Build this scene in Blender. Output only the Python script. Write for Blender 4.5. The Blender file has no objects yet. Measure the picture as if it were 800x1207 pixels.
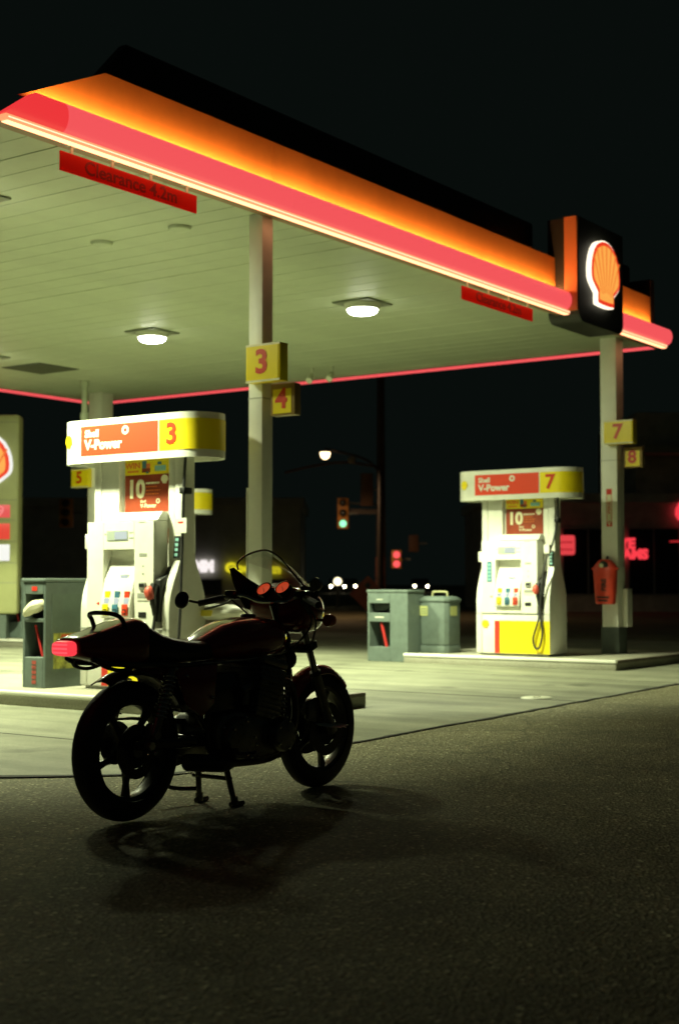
import bpy, bmesh, math, random
from mathutils import Vector, Matrix
random.seed(7)
PI = math.pi
R = math.radians
scene = bpy.context.scene
COL = scene.collection

# ------------------------------------------------------------------ camera
CAM_H = 1.10
THETA = R(35.3)                       # angle between the view and the station's long axis (+X)
PITCH = math.atan((686.0 - 603.5) / 1667.0)
cam_d = bpy.data.cameras.new('camera')
cam = bpy.data.objects.new('camera', cam_d); COL.objects.link(cam)
cam.location = (0, 0, CAM_H)
cam.rotation_euler = (PI / 2 + PITCH, 0, -(PI / 2 - THETA))
cam_d.sensor_fit = 'HORIZONTAL'; cam_d.sensor_width = 24.0; cam_d.lens = 50.0
cam_d.clip_start = 0.05; cam_d.clip_end = 2000
cam_d.dof.use_dof = True; cam_d.dof.focus_distance = 7.6; cam_d.dof.aperture_fstop = 2.5
scene.camera = cam

# ------------------------------------------------------------------ night sky
world = bpy.data.worlds.new('World'); scene.world = world; world.use_nodes = True
bgn = world.node_tree.nodes['Background']
bgn.inputs['Color'].default_value = (0.0025, 0.0040, 0.0034, 1)
bgn.inputs['Strength'].default_value = 1.0
scene.view_settings.view_transform = 'Standard'
scene.view_settings.look = 'None'
scene.view_settings.exposure = 0.0
scene.view_settings.gamma = 1.0
LAMP_W = 1650.0                        # each canopy luminaire
LAMP_CONE = R(112)                  # full-cutoff optics: the main beam ends about 55 degrees off the vertical
LAMP_SPILL = 0.05
LAMP_COL = (0.92, 1.0, 0.60)

# ------------------------------------------------------------------ materials
MATS = {}
def mat(name, col, rough=0.5, metal=0.0, emit=None, estr=0.0, coat=0.0, var=0.0, vscale=8.0, bump=0.0, bscale=60.0, spec=0.5):
    if name in MATS: return MATS[name]
    m = bpy.data.materials.new(name); m.use_nodes = True
    nt = m.node_tree; b = nt.nodes['Principled BSDF']
    b.inputs['Base Color'].default_value = (*col, 1)
    b.inputs['Roughness'].default_value = rough
    b.inputs['Metallic'].default_value = metal
    b.inputs['Coat Weight'].default_value = coat
    b.inputs['Coat Roughness'].default_value = 0.08
    b.inputs['Specular IOR Level'].default_value = spec
    if emit:
        b.inputs['Emission Color'].default_value = (*emit, 1)
        b.inputs['Emission Strength'].default_value = estr
    tc = None
    if var or bump:
        tc = nt.nodes.new('ShaderNodeTexCoord')
    if var:
        n = nt.nodes.new('ShaderNodeTexNoise'); n.inputs['Scale'].default_value = vscale
        n.inputs['Detail'].default_value = 6; n.inputs['Roughness'].default_value = 0.65
        nt.links.new(tc.outputs['Object'], n.inputs['Vector'])
        r = nt.nodes.new('ShaderNodeValToRGB')
        r.color_ramp.elements[0].position = 0.3; r.color_ramp.elements[1].position = 0.7
        r.color_ramp.elements[0].color = (*[max(0, c * (1 - var)) for c in col], 1)
        r.color_ramp.elements[1].color = (*[min(1, c * (1 + var)) for c in col], 1)
        nt.links.new(n.outputs['Fac'], r.inputs['Fac'])
        nt.links.new(r.outputs['Color'], b.inputs['Base Color'])
        mr = nt.nodes.new('ShaderNodeMapRange')
        mr.inputs['To Min'].default_value = max(0.03, rough - 0.12); mr.inputs['To Max'].default_value = min(1, rough + 0.12)
        nt.links.new(n.outputs['Fac'], mr.inputs['Value']); nt.links.new(mr.outputs['Result'], b.inputs['Roughness'])
    if bump:
        n2 = nt.nodes.new('ShaderNodeTexNoise'); n2.inputs['Scale'].default_value = bscale; n2.inputs['Detail'].default_value = 4
        nt.links.new(tc.outputs['Object'], n2.inputs['Vector'])
        bp = nt.nodes.new('ShaderNodeBump'); bp.inputs['Strength'].default_value = bump; bp.inputs['Distance'].default_value = 0.01
        nt.links.new(n2.outputs['Fac'], bp.inputs['Height']); nt.links.new(bp.outputs['Normal'], b.inputs['Normal'])
    MATS[name] = m
    return m

def asphalt_mat():
    m = bpy.data.materials.new('asphalt'); m.use_nodes = True; nt = m.node_tree; b = nt.nodes['Principled BSDF']
    tc = nt.nodes.new('ShaderNodeTexCoord')
    vo = nt.nodes.new('ShaderNodeTexVoronoi'); vo.inputs['Scale'].default_value = 70
    n = nt.nodes.new('ShaderNodeTexNoise'); n.inputs['Scale'].default_value = 1.3; n.inputs['Detail'].default_value = 8; n.inputs['Roughness'].default_value = 0.7
    n3 = nt.nodes.new('ShaderNodeTexNoise'); n3.inputs['Scale'].default_value = 38; n3.inputs['Detail'].default_value = 5
    for k in (vo, n, n3): nt.links.new(tc.outputs['Object'], k.inputs['Vector'])
    r1 = nt.nodes.new('ShaderNodeValToRGB')
    r1.color_ramp.elements[0].position = 0.0; r1.color_ramp.elements[0].color = (0.095, 0.088, 0.050, 1)
    r1.color_ramp.elements[1].position = 1.0; r1.color_ramp.elements[1].color = (0.80, 0.77, 0.52, 1)
    e = r1.color_ramp.elements.new(0.62); e.color = (0.195, 0.182, 0.105, 1)
    e = r1.color_ramp.elements.new(0.84); e.color = (0.29, 0.27, 0.165, 1)
    nt.links.new(vo.outputs['Color'], r1.inputs['Fac'])
    r2 = nt.nodes.new('ShaderNodeValToRGB')
    r2.color_ramp.elements[0].position = 0.32; r2.color_ramp.elements[0].color = (0.62, 0.62, 0.62, 1)
    r2.color_ramp.elements[1].position = 0.7; r2.color_ramp.elements[1].color = (1.15, 1.15, 1.15, 1)
    nt.links.new(n.outputs['Fac'], r2.inputs['Fac'])
    mx = nt.nodes.new('ShaderNodeMixRGB'); mx.blend_type = 'MULTIPLY'; mx.inputs['Fac'].default_value = 1
    nt.links.new(r1.outputs['Color'], mx.inputs['Color1']); nt.links.new(r2.outputs['Color'], mx.inputs['Color2'])
    wn = nt.nodes.new('ShaderNodeTexNoise'); wn.inputs['Scale'].default_value = 2.0; wn.inputs['Detail'].default_value = 6
    nt.links.new(tc.outputs['Object'], wn.inputs['Vector'])
    wm = nt.nodes.new('ShaderNodeMixRGB'); wm.inputs['Fac'].default_value = 0.30
    nt.links.new(tc.outputs['Object'], wm.inputs['Color1']); nt.links.new(wn.outputs['Color'], wm.inputs['Color2'])
    cr = nt.nodes.new('ShaderNodeTexVoronoi'); cr.feature = 'DISTANCE_TO_EDGE'; cr.inputs['Scale'].default_value = 0.55
    nt.links.new(wm.outputs['Color'], cr.inputs['Vector'])
    rc = nt.nodes.new('ShaderNodeValToRGB')
    rc.color_ramp.elements[0].position = 0.002; rc.color_ramp.elements[0].color = (0.35, 0.35, 0.35, 1)
    rc.color_ramp.elements[1].position = 0.010; rc.color_ramp.elements[1].color = (1, 1, 1, 1)
    nt.links.new(cr.outputs['Distance'], rc.inputs['Fac'])
    m4 = nt.nodes.new('ShaderNodeMixRGB'); m4.blend_type = 'MULTIPLY'; m4.inputs['Fac'].default_value = 0.45
    nt.links.new(mx.outputs['Color'], m4.inputs['Color1']); nt.links.new(rc.outputs['Color'], m4.inputs['Color2'])
    mx = m4
    nt.links.new(mx.outputs['Color'], b.inputs['Base Color'])
    b.inputs['Roughness'].default_value = 0.82; b.inputs['Specular IOR Level'].default_value = 0.3
    ad = nt.nodes.new('ShaderNodeMath'); ad.operation = 'ADD'
    nt.links.new(vo.outputs['Distance'], ad.inputs[0]); nt.links.new(n3.outputs['Fac'], ad.inputs[1])
    bp = nt.nodes.new('ShaderNodeBump'); bp.inputs['Strength'].default_value = 0.7; bp.inputs['Distance'].default_value = 0.012
    nt.links.new(ad.outputs[0], bp.inputs['Height']); nt.links.new(bp.outputs['Normal'], b.inputs['Normal'])
    return m

def concrete_mat(name, lo, hi, stain=0.5, spots=False):
    m = bpy.data.materials.new(name); m.use_nodes = True; nt = m.node_tree; b = nt.nodes['Principled BSDF']
    tc = nt.nodes.new('ShaderNodeTexCoord')
    n = nt.nodes.new('ShaderNodeTexNoise'); n.inputs['Scale'].default_value = 0.55; n.inputs['Detail'].default_value = 9; n.inputs['Roughness'].default_value = 0.68
    nf = nt.nodes.new('ShaderNodeTexNoise'); nf.inputs['Scale'].default_value = 45; nf.inputs['Detail'].default_value = 6; nf.inputs['Roughness'].default_value = 0.8
    for k in (n, nf): nt.links.new(tc.outputs['Object'], k.inputs['Vector'])
    r = nt.nodes.new('ShaderNodeValToRGB')
    r.color_ramp.elements[0].position = 0.3; r.color_ramp.elements[0].color = (*[c * (1 - stain * 0.55) for c in lo], 1)
    r.color_ramp.elements[1].position = 0.68; r.color_ramp.elements[1].color = (*hi, 1)
    e = r.color_ramp.elements.new(0.45); e.color = (*lo, 1)
    nt.links.new(n.outputs['Fac'], r.inputs['Fac'])
    r2 = nt.nodes.new('ShaderNodeValToRGB')
    r2.color_ramp.elements[0].position = 0.3; r2.color_ramp.elements[0].color = (0.72, 0.72, 0.72, 1)
    r2.color_ramp.elements[1].position = 0.65; r2.color_ramp.elements[1].color = (1.05, 1.05, 1.05, 1)
    nt.links.new(nf.outputs['Fac'], r2.inputs['Fac'])
    mx = nt.nodes.new('ShaderNodeMixRGB'); mx.blend_type = 'MULTIPLY'; mx.inputs['Fac'].default_value = 1
    nt.links.new(r.outputs['Color'], mx.inputs['Color1']); nt.links.new(r2.outputs['Color'], mx.inputs['Color2'])
    last = mx.outputs['Color']
    if spots:                                   # oil drips and tyre scuffs
        vo = nt.nodes.new('ShaderNodeTexVoronoi'); vo.inputs['Scale'].default_value = 0.8
        ns = nt.nodes.new('ShaderNodeTexNoise'); ns.inputs['Scale'].default_value = 5.0; ns.inputs['Detail'].default_value = 5
        mp = nt.nodes.new('ShaderNodeMapping'); mp.inputs['Scale'].default_value = (2.6, 0.35, 1)
        nw = nt.nodes.new('ShaderNodeTexNoise'); nw.inputs['Scale'].default_value = 1.2; nw.inputs['Detail'].default_value = 6
        for k in (vo, ns, mp): nt.links.new(tc.outputs['Object'], k.inputs['Vector'])
        nt.links.new(mp.outputs['Vector'], nw.inputs['Vector'])
        ad = nt.nodes.new('ShaderNodeMath'); ad.operation = 'MULTIPLY_ADD'; ad.inputs[1].default_value = 0.35
        nt.links.new(ns.outputs['Fac'], ad.inputs[0]); nt.links.new(vo.outputs['Distance'], ad.inputs[2])
        rs = nt.nodes.new('ShaderNodeValToRGB')
        rs.color_ramp.elements[0].position = 0.24; rs.color_ramp.elements[0].color = (0.42, 0.42, 0.40, 1)
        rs.color_ramp.elements[1].position = 0.36; rs.color_ramp.elements[1].color = (1, 1, 1, 1)
        nt.links.new(ad.outputs[0], rs.inputs['Fac'])
        rw = nt.nodes.new('ShaderNodeValToRGB')
        rw.color_ramp.elements[0].position = 0.36; rw.color_ramp.elements[0].color = (0.70, 0.71, 0.68, 1)
        rw.color_ramp.elements[1].position = 0.60; rw.color_ramp.elements[1].color = (1.06, 1.06, 1.06, 1)
        nt.links.new(nw.outputs['Fac'], rw.inputs['Fac'])
        for src in (rs, rw):
            m3 = nt.nodes.new('ShaderNodeMixRGB'); m3.blend_type = 'MULTIPLY'; m3.inputs['Fac'].default_value = 1
            nt.links.new(last, m3.inputs['Color1']); nt.links.new(src.outputs['Color'], m3.inputs['Color2']); last = m3.outputs['Color']
    nt.links.new(last, b.inputs['Base Color'])
    b.inputs['Roughness'].default_value = 0.75; b.inputs['Specular IOR Level'].default_value = 0.35
    bp = nt.nodes.new('ShaderNodeBump'); bp.inputs['Strength'].default_value = 0.35; bp.inputs['Distance'].default_value = 0.006
    nt.links.new(nf.outputs['Fac'], bp.inputs['Height']); nt.links.new(bp.outputs['Normal'], b.inputs['Normal'])
    return m

def emis(name, col, s):
    return mat(name, (0.02, 0.02, 0.02), 0.4, emit=col, estr=s)

M = {}
M['asphalt'] = asphalt_mat()
M['concrete'] = concrete_mat('pad_concrete', (0.205, 0.21, 0.152), (0.29, 0.295, 0.215), 0.65, True)
M['kerb'] = concrete_mat('kerb_concrete', (0.33, 0.32, 0.25), (0.45, 0.44, 0.35), 0.3)
M['tar'] = mat('tar_joint', (0.014, 0.013, 0.011), 0.9, bump=0.5, bscale=30)
M['ceil'] = mat('ceiling_paint', (0.46, 0.51, 0.36), 0.55, var=0.13, vscale=0.9)
M['ceil_dark'] = mat('ceiling_gap', (0.25, 0.26, 0.18), 0.8)
M['colw'] = mat('column_paint', (0.82, 0.82, 0.72), 0.45, var=0.07, vscale=2.2)
M['white'] = mat('pump_white', (0.76, 0.76, 0.68), 0.35, var=0.09, vscale=3.2)
M['offwhite'] = mat('pump_grey_white', (0.68, 0.68, 0.58), 0.4, var=0.05, vscale=5)
M['grey'] = mat('pump_grey', (0.30, 0.31, 0.27), 0.5)
M['red'] = mat('sign_red', (0.74, 0.055, 0.02), 0.4)
M['red2'] = mat('stripe_red', (0.66, 0.035, 0.02), 0.4)
M['yellow'] = mat('sign_yellow', (0.86, 0.68, 0.012), 0.35)
M['digit'] = mat('digit_red', (0.60, 0.04, 0.006), 0.4)
M['fascia'] = mat('fascia_yellow', (0.75, 0.32, 0.06), 0.45, var=0.12, vscale=1.3)
M['fascia_up'] = mat('fascia_upper', (0.018, 0.016, 0.013), 0.6, var=0.1, vscale=2)
M['bar'] = emis('bar_red_lens', (1.0, 0.105, 0.115), 0.90)
M['bar_deep'] = emis('bar_red_lens_deep', (1.0, 0.045, 0.05), 0.85)
M['strip'] = emis('bar_hot_strip', (1.0, 0.40, 0.17), 1.0)
M['strip_core'] = emis('bar_hot_core', (1.0, 0.40, 0.19), 3.2)
M['strip_line'] = emis('bar_hot_line', (1.0, 0.66, 0.40), 1.6)
M['uplight'] = emis('fascia_uplight', (1.0, 0.46, 0.17), 52.0)
M['lens'] = emis('lamp_lens', (1.0, 1.0, 0.84), 24.0)
M['house'] = mat('lamp_housing', (0.62, 0.65, 0.5), 0.5)
M['panel_dark'] = mat('emblem_panel', (0.018, 0.02, 0.014), 0.6)
M['emb_white'] = emis('emblem_halo', (1.0, 0.90, 0.68), 1.6)
M['emb_red'] = emis('emblem_red', (1.0, 0.055, 0.018), 0.85)
M['emb_rib'] = emis('emblem_rib', (1.0, 0.20, 0.03), 0.85)
M['emb_yel'] = emis('emblem_yellow', (1.0, 0.42, 0.075), 0.98)
M['clear_red'] = mat('clearance_red', (0.75, 0.025, 0.012), 0.45, var=0.12, vscale=5)
def trans_mat(name, col):
    m = mat(name, col, 0.45, var=0.12, vscale=5); nt = m.node_tree; b = nt.nodes['Principled BSDF']
    t = nt.nodes.new('ShaderNodeBsdfTranslucent'); t.inputs['Color'].default_value = (*col, 1)
    x = nt.nodes.new('ShaderNodeMixShader'); x.inputs[0].default_value = 0.7
    nt.links.new(b.outputs[0], x.inputs[1]); nt.links.new(t.outputs[0], x.inputs[2]); nt.links.new(x.outputs[0], nt.nodes['Material Output'].inputs['Surface'])
    return m
del MATS['clearance_red']
M['clear_red'] = trans_mat('clearance_red_acrylic', (0.95, 0.05, 0.02))
M['clear_txt'] = mat('clearance_text', (0.42, 0.012, 0.008), 0.5)
M['poster'] = mat('poster_brown_red', (0.30, 0.055, 0.025), 0.35, var=0.35, vscale=2.2)
M['cream'] = mat('print_cream', (0.74, 0.70, 0.48), 0.45)
M['blue'] = mat('print_blue', (0.05, 0.17, 0.25), 0.4)
M['lightblue'] = mat('print_light_blue', (0.25, 0.5, 0.48), 0.4)
M['orange'] = mat('print_orange', (0.75, 0.2, 0.04), 0.4)
M['black'] = mat('black_plastic', (0.012, 0.013, 0.012), 0.45)
M['rubber'] = mat('rubber', (0.028, 0.028, 0.026), 0.6, bump=0.2, bscale=80)
M['screen'] = emis('lit_display', (0.8, 0.92, 0.85), 0.75)
M['screen_dim'] = mat('lcd_grey', (0.36, 0.40, 0.36), 0.2)
M['bin'] = mat('bin_grey_green', (0.10, 0.132, 0.118), 0.6, var=0.18, vscale=9, bump=0.15, bscale=90)
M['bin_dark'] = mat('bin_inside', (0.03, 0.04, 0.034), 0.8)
M['steel'] = mat('steel', (0.55, 0.55, 0.5), 0.3, metal=1.0)
M['cover_red'] = mat('extinguisher_cover', (0.72, 0.06, 0.03), 0.4, var=0.1, vscale=14, bump=0.3, bscale=18)
M['band'] = mat('column_base_grey', (0.085, 0.11, 0.095), 0.6, var=0.2, vscale=9)
M['paint'] = mat('bike_paint', (0.30, 0.015, 0.01), 0.2, coat=1.0)
M['bblack'] = mat('bike_black', (0.02, 0.02, 0.02), 0.25, coat=0.4)
M['wing'] = mat('fairing_inner_black', (0.006, 0.006, 0.006), 0.6, spec=0.2)
M['seatv'] = mat('seat_vinyl', (0.02, 0.02, 0.02), 0.42, bump=0.15, bscale=70)
M['engine'] = mat('engine_alloy', (0.22, 0.215, 0.19), 0.30, metal=0.7, var=0.3, vscale=18)
M['chrome'] = mat('chrome', (0.6, 0.6, 0.58), 0.12, metal=1.0)
M['alloy'] = mat('wheel_alloy', (0.12, 0.118, 0.10), 0.35, metal=0.6)
M['tail'] = emis('tail_light', (1.0, 0.05, 0.07), 1.0)
M['gauge'] = emis('gauge_reflection', (1.0, 0.10, 0.03), 0.42)  # dial glow stands in for the red bar reflected in the gauges
M['amber'] = mat('amber_lens', (0.7, 0.12, 0.02), 0.15)

def glass_mat():
    m = bpy.data.materials.new('windshield_acrylic'); m.use_nodes = True; nt = m.node_tree
    for n in list(nt.nodes):
        if n.type == 'BSDF_PRINCIPLED': nt.nodes.remove(n)
    t = nt.nodes.new('ShaderNodeBsdfTransparent'); t.inputs['Color'].default_value = (0.93, 0.93, 0.90, 1)
    g = nt.nodes.new('ShaderNodeBsdfGlossy'); g.inputs['Roughness'].default_value = 0.06
    f = nt.nodes.new('ShaderNodeFresnel'); f.inputs['IOR'].default_value = 1.35
    x = nt.nodes.new('ShaderNodeMixShader')
    ml = nt.nodes.new('ShaderNodeMath'); ml.operation = 'MULTIPLY'; ml.inputs[1].default_value = 0.3
    nt.links.new(f.outputs[0], ml.inputs[0]); nt.links.new(ml.outputs[0], x.inputs[0]); nt.links.new(t.outputs[0], x.inputs[1]); nt.links.new(g.outputs[0], x.inputs[2])
    nt.links.new(x.outputs[0], nt.nodes['Material Output'].inputs['Surface'])
    return m
M['acrylic'] = glass_mat()
M['wall'] = mat('pale_wall', (0.50, 0.50, 0.44), 0.8, var=0.25, vscale=1)
M['brickd'] = mat('pale_brick', (0.45, 0.42, 0.36), 0.85, var=0.3, vscale=2)
M['wglass'] = mat('dark_window', (0.01, 0.012, 0.012), 0.1)
M['pole'] = mat('pole_wood', (0.07, 0.045, 0.03), 0.85, var=0.3, vscale=6)
M['metalg'] = mat('galvanised', (0.16, 0.16, 0.14), 0.5, metal=0.5)
M['sigy'] = mat('signal_yellow', (0.62, 0.25, 0.03), 0.5)
M['sigb'] = mat('signal_back', (0.16, 0.075, 0.04), 0.6)
M['hot'] = emis('headlight_glow', (1.0, 0.85, 0.55), 40.0)
M['globe'] = emis('globe_glow', (1.0, 0.88, 0.55), 2.5)
M['lampw'] = emis('street_lamp_glow', (1.0, 0.70, 0.36), 6.0)
M['green'] = emis('signal_green', (0.30, 1.0, 0.52), 1.5)
M['sred'] = emis('signal_red', (1.0, 0.10, 0.10), 1.3)
M['neon'] = emis('neon_red', (1.0, 0.05, 0.07), 1.0)
M['neon_dim'] = emis('neon_red_box', (1.0, 0.075, 0.085), 0.75)
M['syel'] = emis('sign_yellow_lit', (0.85, 0.75, 0.02), 0.9)
M['swhite'] = emis('sign_white_lit', (1.0, 0.92, 0.90), 1.0)
M['pricew'] = emis('price_white', (0.95, 0.95, 0.90), 0.95)
M['pricer'] = emis('price_red', (1.0, 0.05, 0.035), 0.75)
M['pricep'] = emis('price_pink', (1.0, 0.09, 0.10), 0.75)
M['carp'] = mat('car_paint_dark', (0.02, 0.02, 0.022), 0.3, coat=0.6)
M['pylon'] = mat('pylon_paint', (0.33, 0.34, 0.16), 0.5, var=0.1, vscale=2)
M['construct'] = mat('construction_orange', (0.45, 0.07, 0.02), 0.5)
M['bag'] = mat('bag_white', (0.72, 0.72, 0.60), 0.5, bump=0.5, bscale=12)
M['bagy'] = mat('bag_yellow', (0.72, 0.60, 0.05), 0.5)
M['paper'] = mat('paper_towel', (0.62, 0.60, 0.42), 0.8, bump=0.4, bscale=20)

# ------------------------------------------------------------------ mesh helpers
def link(o, parent=None):
    COL.objects.link(o)
    if parent is not None: o.parent = parent
    return o
def tag(o, label=None, cat=None, group=None, kind=None):
    if label: o['label'] = label
    if cat: o['category'] = cat
    if group: o['group'] = group
    if kind: o['kind'] = kind
    return o
def thing(name, label, cat, loc=(0, 0, 0), rz=0.0, group=None):
    o = bpy.data.objects.new(name, None); o.empty_display_size = 0.1
    o.location = loc; o.rotation_euler = (0, 0, rz); COL.objects.link(o)
    return tag(o, label, cat, group)
def mk(name, bm, m, parent=None, bevel=0.0, seg=2, ang=35, loc=None):
    bmesh.ops.recalc_face_normals(bm, faces=bm.faces)
    if bevel:
        ed = [e for e in bm.edges if len(e.link_faces) == 2 and e.calc_face_angle(0) > R(28)]
        bmesh.ops.bevel(bm, geom=ed, offset=bevel, segments=seg, affect='EDGES', profile=0.5, clamp_overlap=True)
    me = bpy.data.meshes.new(name); bm.to_mesh(me); bm.free()
    me.materials.append(M[m] if isinstance(m, str) else m)
    me.shade_smooth(); me.set_sharp_from_angle(angle=R(ang))
    o = bpy.data.objects.new(name, me)
    if loc: o.location = loc
    return link(o, parent)
def NB(): return bmesh.new()
def box(bm, x0, x1, y0, y1, z0, z1, mx=None):
    vs = [Vector((x, y, z)) for x in (x0, x1) for y in (y0, y1) for z in (z0, z1)]
    if mx: vs = [mx @ v for v in vs]
    v = [bm.verts.new(p) for p in vs]
    for f in ((0, 1, 3, 2), (4, 6, 7, 5), (0, 4, 5, 1), (2, 3, 7, 6), (0, 2, 6, 4), (1, 5, 7, 3)):
        bm.faces.new([v[i] for i in f])
    return bm
def frame_at(t, up):
    t = t.normalized()
    a = up - t * up.dot(t)
    if a.length < 1e-4: a = Vector((1, 0, 0)) - t * t.x
    a.normalize(); return a, t.cross(a)
def tube(bm, pts, r, n=10, cap=True, up=(0.123, 0.31, 0.94)):
    pts = [Vector(p) for p in pts]; N = len(pts)
    rs = r if isinstance(r, (list, tuple)) else [r] * N
    a = None; rings = []
    for i, p in enumerate(pts):
        t = (pts[min(i + 1, N - 1)] - pts[max(i - 1, 0)])
        a, b = frame_at(t, a if a is not None else Vector(up))
        rings.append([bm.verts.new(p + (a * math.cos(2 * PI * k / n) + b * math.sin(2 * PI * k / n)) * rs[i]) for k in range(n)])
    for i in range(N - 1):
        for k in range(n):
            bm.faces.new([rings[i][k], rings[i][(k + 1) % n], rings[i + 1][(k + 1) % n], rings[i + 1][k]])
    if cap:
        bm.faces.new(rings[0][::-1]); bm.faces.new(rings[-1])
    return bm
def curve(pts, n=8, closed=False):
    """Catmull-Rom through the points"""
    P = [Vector(p) for p in pts]; out = []
    L = len(P)
    for i in range(L if closed else L - 1):
        if closed: p0, p1, p2, p3 = P[i - 1], P[i], P[(i + 1) % L], P[(i + 2) % L]
        else: p0, p1, p2, p3 = P[max(i - 1, 0)], P[i], P[i + 1], P[min(i + 2, L - 1)]
        for k in range(n):
            t = k / n
            out.append(0.5 * ((2 * p1) + (p2 - p0) * t + (2 * p0 - 5 * p1 + 4 * p2 - p3) * t * t + (3 * p1 - p0 - 3 * p2 + p3) * t ** 3))
    if not closed: out.append(P[-1])
    return out
def lathe(bm, prof, n=32, mx=None, closed=False):
    """prof: list of (radius, height) about local z; mx places it"""
    mx = mx or Matrix()
    rings = []
    for (r, h) in prof:
        if r < 1e-6: rings.append([bm.verts.new(mx @ Vector((0, 0, h)))])
        else: rings.append([bm.verts.new(mx @ Vector((r * math.cos(2 * PI * k / n), r * math.sin(2 * PI * k / n), h))) for k in range(n)])
    m = len(rings)
    for i in range(m if closed else m - 1):
        a, b = rings[i], rings[(i + 1) % m]
        for k in range(n):
            if len(a) == 1 and len(b) == 1: continue
            if len(a) == 1: bm.faces.new([a[0], b[k], b[(k + 1) % n]])
            elif len(b) == 1: bm.faces.new([a[k], a[(k + 1) % n], b[0]])
            else: bm.faces.new([a[k], a[(k + 1) % n], b[(k + 1) % n], b[k]])
    return bm
def loft(bm, secs, cap=True, closed=True):
    rings = [[bm.verts.new(p) for p in s] for s in secs]
    n = len(rings[0])
    for a, b in zip(rings, rings[1:]):
        for k in range(n if closed else n - 1):
            bm.faces.new([a[k], a[(k + 1) % n], b[(k + 1) % n], b[k]])
    if cap and closed:
        bm.faces.new(rings[0][::-1]); bm.faces.new(rings[-1])
    return bm
def prism(bm, poly, d0, d1, f):
    """poly 2-D points; f(u,v,d)->3-D"""
    a = [bm.verts.new(f(u, v, d0)) for u, v in poly]; b = [bm.verts.new(f(u, v, d1)) for u, v in poly]
    n = len(poly)
    bm.faces.new(a[::-1]); bm.faces.new(b)
    for k in range(n): bm.faces.new([a[k], a[(k + 1) % n], b[(k + 1) % n], b[k]])
    return bm
def sup(s, zc, hw, hh, n=24, p=2.4, flat=None):
    """superellipse cross-section in the plane x = s"""
    out = []
    for k in range(n):
        t = 2 * PI * k / n; c, q = math.cos(t), math.sin(t)
        y = hw * math.copysign(abs(c) ** (2 / p), c); z = hh * math.copysign(abs(q) ** (2 / p), q)
        out.append(Vector((s, y, zc + z)))
    return out
AX_Y = Matrix.Rotation(-PI / 2, 4, 'X')     # local z -> +y
AX_X = Matrix.Rotation(PI / 2, 4, 'Y')      # local z -> +x
def T(x, y, z): return Matrix.Translation((x, y, z))

FONT_CACHE = {}
def text(name, body, size, m, parent, loc, rot=(PI / 2, 0, 0), depth=0.0015, bold=0.0, align='CENTER', wide=1.0, shear=0.0):
    key = (body, round(size, 4), depth, bold, align, wide, shear)
    if key not in FONT_CACHE:
        cu = bpy.data.curves.new('lettering', 'FONT'); cu.body = body; cu.size = size; cu.extrude = depth
        cu.offset = bold; cu.align_x = align; cu.align_y = 'CENTER'; cu.resolution_u = 3; cu.shear = shear
        ob = bpy.data.objects.new('lettering', cu); COL.objects.link(ob)
        bpy.context.view_layer.update()
        me = bpy.data.meshes.new_from_object(ob.evaluated_get(bpy.context.evaluated_depsgraph_get()))
        bpy.data.objects.remove(ob); bpy.data.curves.remove(cu)
        for v in me.vertices: v.co.x *= wide
        FONT_CACHE[key] = me
    me = FONT_CACHE[key].copy(); me.materials.clear(); me.materials.append(M[m] if isinstance(m, str) else m)
    o = bpy.data.objects.new(name, me); o.location = loc; o.rotation_euler = rot
    return link(o, parent)

def pecten(scale, grow=0.0):
    """outline of the scallop emblem, width about 1, height about 1, origin at its centre"""
    half = [(0.0, 0.50), (0.10, 0.492), (0.20, 0.465), (0.30, 0.415), (0.385, 0.335), (0.445, 0.235), (0.485, 0.12),
            (0.50, 0.0), (0.492, -0.10), (0.46, -0.155), (0.36, -0.235), (0.27, -0.30), (0.275, -0.40), (0.27, -0.46), (0.14, -0.472), (0.0, -0.475)]
    pts = half + [(-x, y) for x, y in reversed(half[1:-1])]
    out = []
    for x, y in pts:
        l = math.hypot(x, y)
        out.append(((x + x / l * grow) * scale, (y + y / l * grow) * scale))
    return out

# ================================================================== SETTING
bm = NB(); 
v = [bm.verts.new(p) for p in ((-250, -250, 0), (400, -250, 0), (400, 400, 0), (-250, 400, 0))]; bm.faces.new(v)
tag(mk('ground', bm, 'asphalt'), kind='structure')

def seam_y(x):
    return 5.45 + (x - 6.4) * 0.050 if x > 6.1 else 5.435 + (6.1 - x) * 1.15
bm = NB()
xs = [-6 + i * 0.5 for i in range(63)]
lo = [bm.verts.new((x, seam_y(x) + random.uniform(-0.012, 0.012), 0.005)) for x in xs]
hi = [bm.verts.new((x, 24.0, 0.005)) for x in xs]
for i in range(len(xs) - 1): bm.faces.new([lo[i], lo[i + 1], hi[i + 1], hi[i]])
pad = tag(mk('pavement', bm, 'concrete'), kind='structure')
bm = NB()                                        # tar-filled joint between the pad and the asphalt
px = -6.0; prev = None
while px < 25:
    y = seam_y(px); w = random.uniform(0.010, 0.034) * (1.0 if px > 6.1 else 2.6); j = random.uniform(-0.014, 0.014)
    cur = (bm.verts.new((px, y - w + j, 0.009)), bm.verts.new((px, y + w * 0.7 + j, 0.009)))
    if prev: bm.faces.new([prev[0], cur[0], cur[1], prev[1]])
    prev = cur; px += random.uniform(0.10, 0.28)
mk('tar_joint', bm, 'tar', pad)
for k, X in enumerate((7.0, 11.9, 14.7, 21.0)):  # saw-cut joints of the pad
    bm = NB(); box(bm, X - 0.006, X + 0.006, seam_y(X) + 0.05, 20.9, 0.0052, 0.0072); mk('saw_cut_joint', bm, 'tar', pad)

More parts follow.
